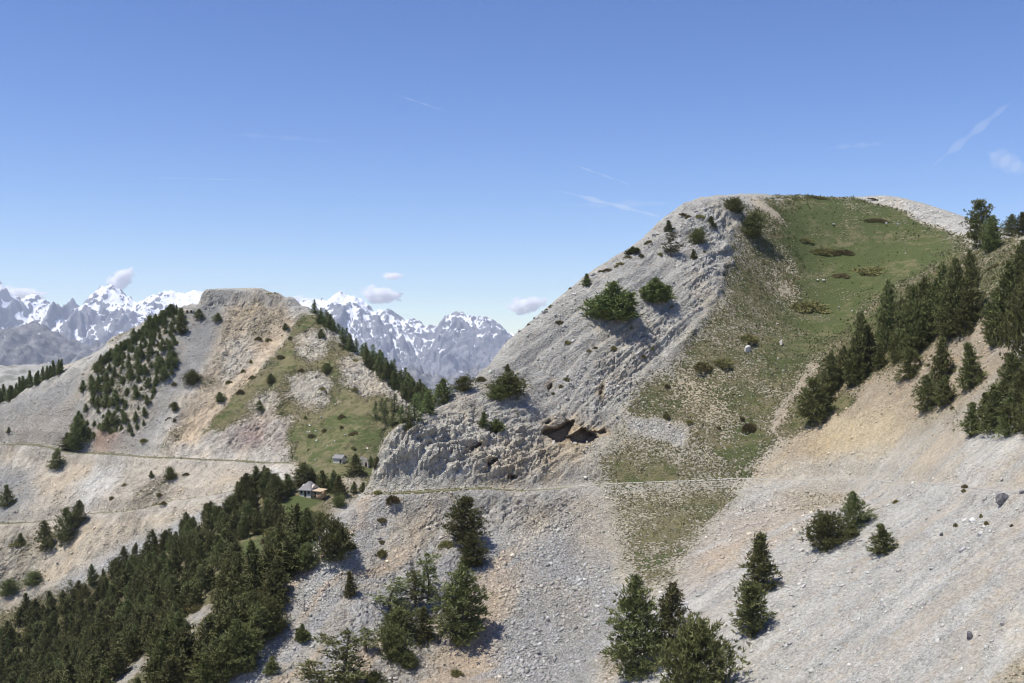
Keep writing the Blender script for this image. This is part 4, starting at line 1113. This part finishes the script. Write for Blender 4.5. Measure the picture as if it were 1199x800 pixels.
for u, v, w_, h_, l in ((822, 432, 20, 9, 'dark juniper bush at the edge of rock and grass, left of two'), (847, 429, 20, 9, 'dark juniper bush at the edge of rock and grass, right of two'), (780, 490, 7, 9, 'upright bush on the pale gravel patch beside the trail slope'), (876, 502, 14, 9, 'round green bush low on the grass slope'), (877, 400, 20, 8, 'dark bush beside white rocks on the grass slope'), (459, 594, 14, 9, 'round olive juniper just below the trail bend'), (442, 579, 11, 5, 'flat olive juniper touching the trail bend'), (447, 608, 9, 5, 'small olive juniper under the trail bend'), (447, 647, 11, 9, 'olive juniper on the tan scree left of the clump'), (522, 641, 15, 8, 'brown-green juniper beside the dense pine below the trail'), (535, 755, 12, 11, 'small green juniper on the tan earth patch'), (534, 793, 13, 8, 'olive juniper at the bottom of the tan earth patch'), (880, 500, 8, 6, 'small tuft bush on grass'), (1135, 440, 16, 5, 'low green juniper on the brown slope between slim pines'), (968, 470, 22, 7, 'bright green mat juniper below the diagonal row'), (1164, 345, 8, 7, 'small bush on the grey grass near the right stand'), (447, 633, 6, 4, 'tiny juniper left of the clump'), (22, 638, 16, 6, 'flat juniper on rock at the left edge')):
    shrub(u, v, w_, h_, l)
small = [(655, 380, 9, 4), (664, 403, 9, 5), (800, 254, 9, 3), (806, 258, 8, 4), (760, 288, 12, 4), (746, 296, 9, 5), (735, 305, 8, 3), (727, 312, 10, 3), (711, 318, 10, 3), (703, 320, 6, 3), (722, 316, 6, 3), (751, 303, 6, 4), (668, 338, 5, 3), (645, 359, 6, 3), (563, 450, 10, 6), (690, 413, 7, 4), (664, 449, 7, 5), (657, 456, 6, 4), (697, 412, 6, 4), (604, 445, 6, 4), (738, 385, 6, 5), (739, 388, 6, 4), (819, 260, 10, 4), (824, 298, 6, 4), (627, 462, 5, 4), (648, 466, 4, 4), (718, 410, 7, 6), (753, 420, 5, 4), (787, 365, 6, 4), (773, 300, 5, 4), (700, 431, 5, 3), (605, 487, 5, 4), (640, 352, 5, 3), (619, 383, 4, 3), (600, 437, 4, 3)]
for u, v, w_, h_ in small:
    shrub(u, v, w_, h_, 'small dark juniper cushion dotted on the grey rock face', 'juniper cushions on the rock face')
for i in range(46):
    u, v = fr.choice([(fr.uniform(262, 330), fr.uniform(365, 470)), (fr.uniform(340, 480), fr.uniform(390, 480)), (fr.uniform(130, 215), fr.uniform(400, 520)), (fr.uniform(110, 260), fr.uniform(545, 600)), (fr.uniform(350, 420), fr.uniform(490, 540))])
    shrub(u, v, fr.uniform(4, 9), fr.uniform(3, 5), 'tiny dark shrub dotted on the distant mountain face', 'shrubs on the distant mountain')
for i in range(60):
    x, y, u, v = wood_of(FOREST, 1, 1, HOLES, 100+i)[0]
    shrub(u, v, fr.uniform(10, 20), fr.uniform(7, 12), 'low dark undergrowth bush between the forest pines', 'undergrowth bushes in the forest')
for i in range(26):
    u, v = fr.choice([(fr.uniform(960, 1140), fr.uniform(420, 480)), (fr.uniform(1135, 1190), fr.uniform(300, 345)), (fr.uniform(730, 880), fr.uniform(400, 555)), (fr.uniform(1020, 1190), fr.uniform(575, 640))])
    shrub(u, v, fr.uniform(4, 8), fr.uniform(3, 5), 'tiny tuft shrub dotted on the grass and earth of the right slopes', 'tuft shrubs of the right slopes')

# ------------------------------------------------------------------ boulders
def boulder_mesh(seed):
    import bmesh
    bm = bmesh.new(); bmesh.ops.create_icosphere(bm, subdivisions=4, radius=1)
    r = random.Random(seed); cuts = [(Vector((r.gauss(0, 1), r.gauss(0, 1), r.gauss(0, .8))).normalized(), r.uniform(.3, .75)) for _ in range(11)]
    for v in bm.verts:
        for n_, d_ in cuts:
            e = v.co.dot(n_) - d_
            if e > 0: v.co -= n_*e
        v.co *= 1 + .05*math.sin(v.co.x*9+seed)*math.cos(v.co.z*8)
    m = bpy.data.meshes.new('boulder'); bm.to_mesh(m); bm.free(); return m
BM = [boulder_mesh(i) for i in range(6)]
def rock_mat(name, a, b):
    s = NT(name); ps = s.n('ShaderNodeNewGeometry').outputs['Position']; n = s.noise(ps, 3, 7, .65).outputs['Fac']
    s.bsdf(s.mix(s.ramp(n, .3, .7), a, b), .9, .2, s.bump(n, .6, .15)); return s.m
M_DARK = rock_mat('dark_rock', (.085, .082, .085), (.25, .24, .24)); M_WHITE = rock_mat('white_rock', (.44, .42, .38), (.60, .58, .54)); M_MID = rock_mat('grey_rock', (.26, .25, .24), (.44, .43, .41))
def boulder(u, v, wp, hp, mat, label, group=None):
    x, y, z = hit([u], [v]); zz, kk = ground(x, y)
    m = BM[fr.randrange(6)].copy(); m.materials.append(mat)
    o = link(bpy.data.objects.new('boulder', m)); sw = wp/F*y[0]/2
    o.location = (x[0], y[0], float(zz[0])+hp/F*y[0]*.15); o.scale = (sw*1.15, sw*.9, hp/F*y[0]*.62); o.rotation_euler = (fr.uniform(-.2, .2), fr.uniform(-.2, .2), fr.uniform(0, 6))
    tag(o, label, 'boulder', group)
boulder(1175, 591, 17, 13, M_DARK, 'largest dark grey boulder on the upper near slope below the trail')
boulder(1196, 582, 8, 6, M_DARK, 'small dark boulder at the right edge beside the largest dark one')
boulder(1135, 746, 15, 9, M_DARK, 'dark boulder low on the near pale slope')
boulder(1147, 745, 7, 5, M_DARK, 'small stone right against the low dark boulder')
boulder(1103, 626, 7, 5, M_DARK, 'small dark boulder on the near slope left of the others')
boulder(1147, 627, 7, 6, M_DARK, 'small dark boulder on the near slope between the large ones')
boulder(1174, 730, 9, 5, M_DARK, 'flat dark stone above the low dark boulder')
boulder(875, 411, 9, 11, M_WHITE, 'white upright rock on the grass slope')
boulder(914, 402, 7, 7, M_WHITE, 'white rock on the green slope right of the upright one')
boulder(668, 697, 6, 6, M_WHITE, 'white block standing out on the grey scree fan')
boulder(641, 727, 9, 6, M_WHITE, 'pale block low on the grey scree fan')
boulder(634, 766, 10, 5, M_DARK, 'dark slab stone low on the grey scree fan')
for i in range(26):
    u = fr.uniform(606, 832); v = np.interp(u, [600, 640, 680, 720, 760, 797, 832], [395, 360, 330, 302, 280, 250, 237]) + fr.uniform(1, 9)
    boulder(u, v, fr.uniform(4, 10), fr.uniform(2.5, 5), fr.choice([M_MID, M_MID, M_WHITE]), 'grey rock sticking out along the skyline of the main ridge', 'rocks along the ridge skyline')
for i in range(16):
    boulder(fr.uniform(640, 700), fr.uniform(521, 533), fr.uniform(3, 8), fr.uniform(2.5, 5), fr.choice([M_MID, M_WHITE]), 'broken rock block fallen below the brown overhang', 'blocks below the overhang')
for i in range(34):
    u, v = fr.choice([(fr.uniform(930, 1090), fr.uniform(260, 380)), (fr.uniform(850, 930), fr.uniform(330, 480)), (fr.uniform(360, 440), fr.uniform(490, 545))])
    boulder(u, v, fr.uniform(2.5, 5), fr.uniform(2, 3.2), M_WHITE, 'small white stone lying in the grass of the mountain meadows', 'white stones in the meadows')
for i in range(26):
    u, v = fr.choice([(fr.uniform(880, 1190), fr.uniform(600, 790)), (fr.uniform(590, 690), fr.uniform(640, 790))])
    if u < 900 and v > 640 and u > 700: continue
    boulder(u, v, fr.uniform(3, 5.5), fr.uniform(2, 3.5), fr.choice([M_DARK, M_MID, M_MID, M_WHITE]), 'scattered larger stone lying on the near scree', 'larger stones on the scree')

# ------------------------------------------------------------------ buildings
def mat_simple(name, a, b, scale=3, rough=.9):
    s = NT(name); ps = s.n('ShaderNodeTexCoord').outputs['Object']; n = s.noise(ps, scale, 6, .65).outputs['Fac']
    s.bsdf(s.mix(s.ramp(n, .3, .7), a, b), rough, .2, s.bump(n, .5, .05)); return s.m
M_WALL = mat_simple('pale_stone_wall', (.40, .36, .30), (.60, .56, .50)); M_OCW = mat_simple('ochre_plank_wall', (.36, .25, .14), (.50, .37, .22)); M_ROOF = mat_simple('grey_shingle', (.15, .145, .14), (.30, .29, .28), 5)
M_DOOR_AND_SHADE = mat_simple('dark_wood_and_shade', (.03, .022, .016), (.07, .05, .035)); M_STW = mat_simple('dry_stone', (.30, .27, .22), (.52, .48, .41), 2.5); M_GLASS = mat_simple('window_pane', (.015, .017, .02), (.03, .033, .036), 2, .15)  # door wood, reused as painted shade in the ruins' openings
def boxes(name, mat, parent, lst):
    A = Acc()
    for (x0, y0, z0, x1, y1, z1) in lst:
        v = np.array([[x0, y0, z0], [x1, y0, z0], [x1, y1, z0], [x0, y1, z0], [x0, y0, z1], [x1, y0, z1], [x1, y1, z1], [x0, y1, z1]], float); A.add(v, bf)
    o = link(bpy.data.objects.new(name, A.mesh(name, mat)), parent); return o
def prism(name, mat, parent, v, f):
    m = bpy.data.meshes.new(name); m.from_pydata(v, [], f); m.update(); m.materials.append(mat); return link(bpy.data.objects.new(name, m), parent)
def root_at(name, u, v, yaw, label, cat):
    x, y, z = hit([u], [v]); zz, _ = ground(x, y)
    o = link(bpy.data.objects.new(name, None)); o.location = (x[0], y[0], float(zz[0])); o.rotation_euler = (0, 0, yaw); tag(o, label, cat); return o
def gable(parent, x0, x1, y0, y1, z, rise, over=.3, th=.16, name='roof', mat=None):
    ym = (y0+y1)/2; a = [(x0-over, y0-over, z-.12), (x1+over, y0-over, z-.12), (x1+over, ym, z+rise), (x0-over, ym, z+rise), (x1+over, y1+over, z-.12), (x0-over, y1+over, z-.12)]
    v = a + [(p[0], p[1], p[2]+th) for p in a]
    f = [(0, 1, 2, 3)[::-1], (3, 2, 4, 5)[::-1], (6, 7, 8, 9), (9, 8, 10, 11), (0, 6, 9, 3), (3, 9, 11, 5), (1, 2, 8, 7), (2, 4, 10, 8), (0, 1, 7, 6), (5, 11, 10, 4)]
    return prism(name, mat or M_ROOF, parent, v, f)
def gable_wall(parent, x0, x1, y0, y1, z, rise, name='wall', mat=None):
    ym = (y0+y1)/2
    v = [(x0, y0, -1.6), (x1, y0, -1.6), (x1, y1, -1.6), (x0, y1, -1.6), (x0, y0, z), (x1, y0, z), (x1, y1, z), (x0, y1, z), (x0, ym, z+rise*.86), (x1, ym, z+rise*.86)]
    f = [(0, 1, 5, 4), (2, 3, 7, 6), (1, 2, 6, 9, 5), (3, 0, 4, 8, 7), (4, 5, 9, 8), (6, 7, 8, 9), (3, 2, 1, 0)]
    return prism(name, mat or M_WALL, parent, v, f)
r_ = root_at('stone_chalet', 364, 580, -.38, 'small stone chalet with peaked grey roof and ochre annex beside the bright green lawn', 'house')
gable_wall(r_, -2.7, 1.2, -2.0, 2.6, 1.9, 1.5)
v = [(-3.1, -2.5, 1.75), (1.6, -2.5, 1.75), (1.6, 3.0, 1.75), (-3.1, 3.0, 1.75), (-.8, -.1, 4.1), (-.5, .8, 4.1)]
v += [(p[0], p[1], p[2]-.18) for p in v[:4]]
prism('roof', M_ROOF, r_, v, [(0, 1, 4), (1, 2, 5, 4), (2, 3, 5), (3, 0, 4, 5), (6, 7, 1, 0), (7, 8, 2, 1), (8, 9, 3, 2), (9, 6, 0, 3), (9, 8, 7, 6)])
boxes('door', M_DOOR_AND_SHADE, r_, [(-1.0, -2.06, -.2, -.35, -1.98, 1.45)]); 
for x in (-2.3, .2):
    w_ = boxes('window', M_GLASS, r_, [(x, -2.05, .75, x+.65, -1.98, 1.45)]); boxes('frame', M_DOOR_AND_SHADE, w_, [(x-.06, -2.08, .69, x+.71, -2.052, .75), (x-.06, -2.08, 1.45, x+.71, -2.052, 1.51)])
boxes('annex_wall', M_OCW, r_, [(1.22, -1.6, -1.6, 4.3, 1.6, 1.5)]); boxes('annex_door', M_DOOR_AND_SHADE, r_, [(2.2, -1.66, -.3, 2.7, -1.58, 1.2)])
prism('annex_roof', mat_simple('ochre_sheet', (.42, .31, .2), (.52, .42, .3)), r_, [(1.5, -1.95, 1.52), (4.7, -1.95, 1.45), (4.7, 1.9, 1.75), (1.5, 1.9, 1.9), (1.5, -1.95, 1.62), (4.7, -1.95, 1.55), (4.7, 1.9, 1.85), (1.5, 1.9, 2.0)], [(3, 2, 1, 0), (4, 5, 6, 7), (0, 1, 5, 4), (1, 2, 6, 5), (2, 3, 7, 6), (3, 0, 4, 7)])
r_ = root_at('mountain_hut', 398, 543, -.42, 'small white-walled hut with a flat-looking grey roof on the distant meadow', 'hut')
gable_wall(r_, -1.7, 1.6, -1.3, 1.3, 1.25, .95); gable(r_, -1.7, 1.6, -1.3, 1.3, 1.35, .95, .32)
boxes('door', M_DOOR_AND_SHADE, r_, [(.75, -1.36, -.2, 1.35, -1.28, .95)])
r_ = root_at('stone_ruin', 427, 545, -.2, 'roofless tan stone ruin with a jagged gable beside the cliff', 'ruin')
prism('wall', M_STW, r_, [(-1.8, -1.2, -1.5), (1.6, -1.2, -1.5), (1.6, 1.4, -1.5), (-1.8, 1.4, -1.5), (-1.8, -1.2, 2.0), (-.6, -1.2, 3.2), (.5, -1.2, 2.6), (1.6, -1.2, 1.2), (1.6, 1.4, 1.0), (.2, 1.4, 2.2), (-1.8, 1.4, 2.4), (-1.4, -.8, 1.8), (1.2, -.8, 1.0), (1.2, 1.0, .8), (-1.4, 1.0, 1.9), (-.5, -.8, 2.9), (.4, -.8, 2.4)],
      [(0, 1, 7, 6, 5, 4), (1, 2, 8, 7), (2, 3, 10, 9, 8), (3, 0, 4, 10), (4, 5, 15, 11), (5, 6, 16, 15), (6, 7, 12, 16), (7, 8, 13, 12), (8, 9, 14, 13), (9, 10, 14), (10, 4, 11, 14), (11, 15, 16, 12, 13, 14)])
boxes('doorway_shade', M_DOOR_AND_SHADE, r_, [(.5, -1.26, -.2, 1.1, -1.18, 1.1)])  # dark panel on the solid wall, painting the shade inside the entrance
r_ = root_at('summit_ruin', 221, 368, .1, 'low grey stone ruin with two dark openings left of the flat summit', 'ruin')
boxes('wall', M_STW, r_, [(-2.6, -.6, -1.5, 2.4, .6, 1.5)]); boxes('opening_shade', M_DOOR_AND_SHADE, r_, [(-.9, -.66, .1, -.1, -.58, 1.1)]); boxes('opening_shade', M_DOOR_AND_SHADE, r_, [(.7, -.66, .1, 1.5, -.58, 1.1)])  # thin dark slabs stand in for the shade within two holes
HAZE = 3.1e-5
# ------------------------------------------------------------------ snowy range beyond the valley
def range_mesh(name, crest, dist, y0, y1, x0, x1, nx_, ny_, base, rough, seed, snow, label, power=1.15, L=1.0):
    cu, cv = np.array(crest, float).T
    cx = (cu-U0)/F*dist; cz = (V0-cv)/F*dist
    X = np.linspace(x0, x1, nx_); Y = np.linspace(y0, y1, ny_)
    gx, gy = np.meshgrid(X, Y); x, y = gx.ravel(), gy.ravel()
    H = np.interp(x, cx, cz)
    hw = (y1-y0)*.5; t = np.clip((y-dist)/np.where(y < dist, dist-y0, y1-dist), -1, 1)
    env = (1-np.abs(t))**power
    sc = rough
    wx = x + 350*fbm2(x/1500/L+seed, y/1500/L, 4)*L; wy = y + 350*fbm2(x/1500/L-seed, y/1500/L+9, 4)*L
    # spurs run down from the crest: ridges stretched towards the viewer
    r1 = ridge2(wx/1500/L+seed, wy/2600/L+seed, 8, 2.05, .53)
    r2 = ridge2(wx/480/L+seed, wy/700/L-seed, 7, 2.05, .56)
    amp = sc*np.clip(np.abs(t)*3.0, .18, 1)*(1-np.abs(t)**3)
    z = base + (H-base)*env + amp*((r1-.42)*1.0 + (r2-.42)*.45) 
    z += sc*.15*(ridge2(wx/170/L, wy/230/L, 6)-.4)
    V_ = np.stack([x, y, z], 1)
    i = np.arange(nx_*ny_).reshape(ny_, nx_)
    q = np.stack([i[:-1, :-1], i[:-1, 1:], i[1:, 1:], i[1:, :-1]], -1).reshape(-1, 4)
    m = np_mesh(name, V_, q, name == 'bare_hill')
    if snow:
        Z = z.reshape(ny_, nx_); dx = X[1]-X[0]; dy = Y[1]-Y[0]
        gx_ = np.gradient(Z, dx, axis=1); gy_ = np.gradient(Z, dy, axis=0); slope = np.hypot(gx_, gy_)
        def blur(A, r):
            k = np.ones(2*r+1)/(2*r+1)
            A = np.apply_along_axis(lambda a: np.convolve(np.pad(a, r, mode='edge'), k, 'valid'), 0, A)
            return np.apply_along_axis(lambda a: np.convolve(np.pad(a, r, mode='edge'), k, 'valid'), 1, A)
        conc = (blur(Z, 9) - Z)/dx
        alt = (Z-snow[0])/snow[1]
        sn = 1.0*alt - 1.0*slope + .20*conc + .75*fbm2(x/130 + .6*fbm2(x/700, y/700, 2), y/900+5, 4).reshape(Z.shape) + .95*fbm2(x/900+3, y/900, 4).reshape(Z.shape) + .42*fbm2(x/150, y/150, 4).reshape(Z.shape) + 1.22
        set_attr(m, 'snow', sn.ravel())
    o = link(bpy.data.objects.new(name, m)); tag(o, label, 'mountain range', kind='structure')
    return o
CREST = [(-700, 380), (-300, 350), (-60, 345), (-15, 326), (0, 335), (8, 346), (18, 360), (30, 352), (40, 346), (50, 356), (66, 364), (78, 362), (85, 353), (91, 366), (103, 358), (112, 345), (122, 337), (132, 339), (142, 346), (152, 352), (163, 357), (172, 353), (183, 348), (193, 341), (203, 347), (215, 349), (228, 346), (250, 352), (300, 356), (345, 359), (362, 355), (385, 351), (398, 346), (405, 351), (414, 349), (424, 357), (436, 366), (446, 368), (456, 365), (466, 371), (474, 378), (482, 374), (492, 378), (503, 382), (514, 384), (521, 371), (530, 368), (541, 368), (550, 374), (560, 379), (572, 377), (584, 383), (597, 393), (640, 405), (760, 420), (1200, 440), (2000, 460)]
far = range_mesh('snow_mountains', CREST, 17000, 12200, 20500, -9500, 3500, 1000, 480, -900, 700, 3.3, (60, 620), 'jagged blue-grey mountain range patched with snow on the horizon')
s = NT('snow_rock'); ps = s.n('ShaderNodeNewGeometry').outputs['Position']
n1 = s.noise(ps, .006, 8, .68).outputs['Fac']
rk = s.mix(s.ramp(n1, .3, .7), (.12, .125, .145), (.255, .255, .27))
k = s.math('ADD', s.attr('snow').outputs['Fac'], s.math('MULTIPLY', s.math('SUBTRACT', s.noise(ps, .012, 6, .7).outputs['Fac'], .5), .8))
s.bsdf(s.mix(s.ramp(k, .30, .38), rk, (.86, .87, .90)), .9, .1, s.bump(n1, .8, 40)); far.data.materials.append(s.m)
C2 = [(-700, 420), (-200, 400), (0, 392), (20, 386), (45, 382), (62, 392), (80, 402), (110, 412), (135, 402), (160, 396), (190, 388), (220, 384), (260, 392), (330, 410), (370, 418), (420, 432), (470, 440), (520, 448), (560, 440), (620, 430), (760, 440), (1200, 460), (2000, 470)]
mid = range_mesh('mid_mountains', C2, 9500, 7000, 11800, -6500, 2500, 520, 240, -800, 430, 8.1, (120, 500), 'blue-grey bare mountains in front of the snowy range', 1.0, .45)
s = NT('bare_mountain'); ps = s.n('ShaderNodeNewGeometry').outputs['Position']; n1 = s.noise(ps, .011, 9, .72).outputs['Fac']
rk = s.mix(s.ramp(n1, .35, .65), (.075, .08, .085), (.25, .24, .235))
k = s.math('ADD', s.attr('snow').outputs['Fac'], s.math('MULTIPLY', s.math('SUBTRACT', s.noise(ps, .012, 6, .7).outputs['Fac'], .5), .9))
s.bsdf(s.mix(s.ramp(k, .88, .96), rk, (.86, .87, .90)), .9, .1, s.bump(n1, .8, 30)); mid.data.materials.append(s.m)
C3 = [(-800, 440), (-100, 430), (0, 431), (60, 429), (110, 430), (140, 424), (200, 420), (300, 440), (420, 470), (520, 500), (700, 520), (1300, 540), (2000, 560)]
near = range_mesh('bare_hill', C3, 2600, 1700, 3400, -2400, 900, 300, 160, -420, 70, 5.5, None, 'low grey-brown hill behind the distant left mountain', 1.0, .2)
s = NT('bare_hill_mat'); ps = s.n('ShaderNodeNewGeometry').outputs['Position']; n1 = s.noise(ps, .02, 9, .65).outputs['Fac']
s.bsdf(s.mix(s.ramp(n1, .35, .6), (.17, .17, .14), (.36, .345, .31)), .95, .1, s.bump(n1, .8, 6)); near.data.materials.append(s.m)
g = prism('valley_floor', near.data.materials[0], None, [(-90000, -60000, -950), (90000, -60000, -950), (90000, 150000, -950), (-90000, 150000, -950)], [(0, 1, 2, 3)])
tag(g, 'wide valley ground reaching to the horizon', 'ground', kind='structure')

# ------------------------------------------------------------------ air
m = bpy.data.materials.new('haze'); m.use_nodes = True; t = m.node_tree; t.nodes.clear()
pv = t.nodes.new('ShaderNodeVolumePrincipled'); pv.inputs['Color'].default_value = (.80, .87, 1, 1); pv.inputs['Density'].default_value = HAZE; pv.inputs['Anisotropy'].default_value = .2
oo = t.nodes.new('ShaderNodeOutputMaterial'); t.links.new(pv.outputs[0], oo.inputs['Volume'])
hz = boxes('haze', m, None, [(-12000, -400, -955, 6000, 21500, 1150)]); tag(hz, 'thin blue air over the valley', 'haze', kind='stuff')

# ------------------------------------------------------------------ clouds and vapour trails, high beyond the haze
def vol_mat(name, dens, nscale=None, lo=.4, hi=.7):
    m = bpy.data.materials.new(name); m.use_nodes = True; t = m.node_tree; t.nodes.clear()
    v = t.nodes.new('ShaderNodeVolumePrincipled'); v.inputs['Color'].default_value = (1, 1, 1, 1); v.inputs['Density'].default_value = dens; v.inputs['Anisotropy'].default_value = .0
    o = t.nodes.new('ShaderNodeOutputMaterial'); t.links.new(v.outputs[0], o.inputs['Volume'])
    if nscale:
        tc = t.nodes.new('ShaderNodeTexCoord'); n = t.nodes.new('ShaderNodeTexNoise'); n.inputs['Scale'].default_value = nscale; n.inputs['Detail'].default_value = 5; n.inputs['Roughness'].default_value = .6
        t.links.new(tc.outputs['Object'], n.inputs['Vector'])
        # thins towards the rim of the unit blob
        ln = t.nodes.new('ShaderNodeVectorMath'); ln.operation = 'LENGTH'; t.links.new(tc.outputs['Object'], ln.inputs[0])
        a = t.nodes.new('ShaderNodeMath'); a.operation = 'MULTIPLY_ADD'; t.links.new(ln.outputs['Value'], a.inputs[0]); a.inputs[1].default_value = -.50; t.links.new(n.outputs['Fac'], a.inputs[2])
        r = t.nodes.new('ShaderNodeMapRange'); t.links.new(a.outputs[0], r.inputs[0]); r.inputs[1].default_value = lo; r.inputs[2].default_value = hi; r.inputs[3].default_value = 0; r.inputs[4].default_value = dens
        t.links.new(r.outputs[0], v.inputs['Density'])
    return m
CD = 26000
M_CLOUD = vol_mat('cloud_vapour', .045, 2.1, .10, .46)
def cloud(u, v, wp, hp, tilt, label):
    import bmesh
    bm = bmesh.new(); bmesh.ops.create_icosphere(bm, subdivisions=3, radius=1)
    m = bpy.data.meshes.new('cloud'); bm.to_mesh(m); bm.free(); m.materials.append(M_CLOUD)
    o = link(bpy.data.objects.new('cloud', m)); o.location = ((u-U0)/F*CD, CD, (V0-v)/F*CD)
    o.scale = (wp/F*CD/2, wp/F*CD/3, hp/F*CD/2); o.rotation_euler = (0, tilt, 0); tag(o, label, 'cloud')
cloud(140, 328, 46, 26, -.62, 'white slanting puff of cloud over the highest left snow peak')
cloud(22, 344, 70, 20, .05, 'thin white cloud bank over the leftmost snow peaks')
cloud(445, 345, 58, 25, .1, 'largest round white cloud between the snow peaks and the main mountain')
cloud(459, 323, 30, 11, 0, 'smallest white cloud above the largest round one')
cloud(616, 357, 56, 24, -.15, 'white cloud touching the skyline of the main rock ridge')
cloud(360, 354, 60, 16, .1, 'faint cloud veil behind the right shoulder of the flat summit')
M_TRAIL = vol_mat('trail_vapour', .0019)
def trail(u0, v0, u1, v1, w_, label, D=32000, mat=None, bend=0):
    p0 = np.array([(u0-U0)/F*D, D, (V0-v0)/F*D]); p1 = np.array([(u1-U0)/F*D, D*1.05, (V0-v1)/F*D*1.05])
    q = np.linspace(0, 1, 24)[:, None]; P_ = p0*(1-q)+p1*q; P_[:, 2] += bend/F*D*np.sin(q[:, 0]*3.14)
    r = w_/F*D/2
    v_, f_ = tube(P_, 1, 1, 10)
    c_ = np.repeat(P_, 10, 0); rr = r*np.repeat(np.clip(np.minimum(q[:, 0]*3, (1-q[:, 0])*5), .1, 1)*(1+.4*np.sin(q[:, 0]*23)), 10)
    v_ = c_ + (v_-c_)*rr[:, None]
    caps = np.array([[0, 1, 2, 3, 4, 5, 6, 7, 8, 9][::-1], list(range(230, 240))])
    m = np_mesh('contrail', v_, [f_, caps]); m.materials.append(mat or M_TRAIL)
    tag(link(bpy.data.objects.new('contrail', m)), label, 'contrail')
trail(655, 187, 752, 219, 2.2, 'thin straight white contrail high above the rock ridge')
trail(645, 221, 790, 256, 5, 'double contrail slanting down to the rock ridge skyline, lower and brighter')
trail(650, 240, 800, 238, 7, 'broad faint contrail crossing just above the ridge skyline', mat=vol_mat('thin_vapour', 0.000420))
trail(455, 108, 520, 131, 1.8, 'short faint contrail alone in the upper middle sky')
trail(128, 207, 320, 212, 1.6, 'long level faint contrail in the left sky')
trail(240, 155, 390, 166, 5, 'pale wide level contrail above the long level one', mat=vol_mat('thin_vapour', 0.000350))
trail(1085, 200, 1215, 118, 9, 'broad soft contrail rising to the right edge of the sky', mat=vol_mat('thin_vapour', 0.000488))
trail(1155, 178, 1230, 200, 20, 'smeared old contrail at the right edge below the broad one', mat=vol_mat('thin_vapour', 0.000314))
trail(960, 174, 1060, 168, 6, 'faint short contrail above the green summit', mat=vol_mat('thin_vapour', 0.000350))
# ------------------------------------------------------------------ camera, sun, sky
cd = bpy.data.cameras.new('camera'); cam = link(bpy.data.objects.new('camera', cd))
cam.location = (0, 0, 0); cam.rotation_euler = (math.pi/2, 0, 0)
cd.sensor_width = 36; cd.lens = 36*F/1199; cd.clip_start = .5; cd.clip_end = 200000
scene.camera = cam

SUN_EL, SUN_AZ = math.radians(65), math.radians(-114)      # azimuth from +Y (north) towards +X (east)
sd = bpy.data.lights.new('sun', 'SUN'); sd.energy = 4.9; sd.angle = math.radians(.53); sd.color = (1, .955, .88)
sun = link(bpy.data.objects.new('sun', sd))
d = Vector((math.sin(SUN_AZ)*math.cos(SUN_EL), math.cos(SUN_AZ)*math.cos(SUN_EL), math.sin(SUN_EL)))
sun.rotation_euler = d.to_track_quat('Z', 'Y').to_euler()
w = bpy.data.worlds.new('World'); scene.world = w; w.use_nodes = True
nt = w.node_tree; nt.nodes.clear()
sky = nt.nodes.new('ShaderNodeTexSky'); sky.sky_type = 'NISHITA'; sky.sun_disc = False
sky.sun_elevation = SUN_EL; sky.sun_rotation = SUN_AZ; sky.altitude = 2300; sky.air_density = 1.0; sky.dust_density = 0.0; sky.ozone_density = 2.0
bg = nt.nodes.new('ShaderNodeBackground'); bg.inputs[1].default_value = .125
wo = nt.nodes.new('ShaderNodeOutputWorld')
hsn = nt.nodes.new('ShaderNodeHueSaturation'); hsn.inputs['Saturation'].default_value = 1.25; hsn.inputs['Hue'].default_value = .514; nt.links.new(sky.outputs[0], hsn.inputs['Color']); nt.links.new(hsn.outputs[0], bg.inputs[0]); nt.links.new(bg.outputs[0], wo.inputs[0])
vs = scene.view_settings; vs.view_transform = 'Standard'; vs.look = 'None'; vs.gamma = 1; vs.exposure = .25; vs.use_curve_mapping = False
scene.render.engine = 'CYCLES'
c = scene.cycles
c.use_adaptive_sampling = True; c.adaptive_threshold = .015
c.max_bounces = 14; c.diffuse_bounces = 3; c.glossy_bounces = 1; c.transmission_bounces = 2; c.transparent_max_bounces = 8; c.volume_bounces = 14
c.use_denoising = True; c.filter_width = 1.05
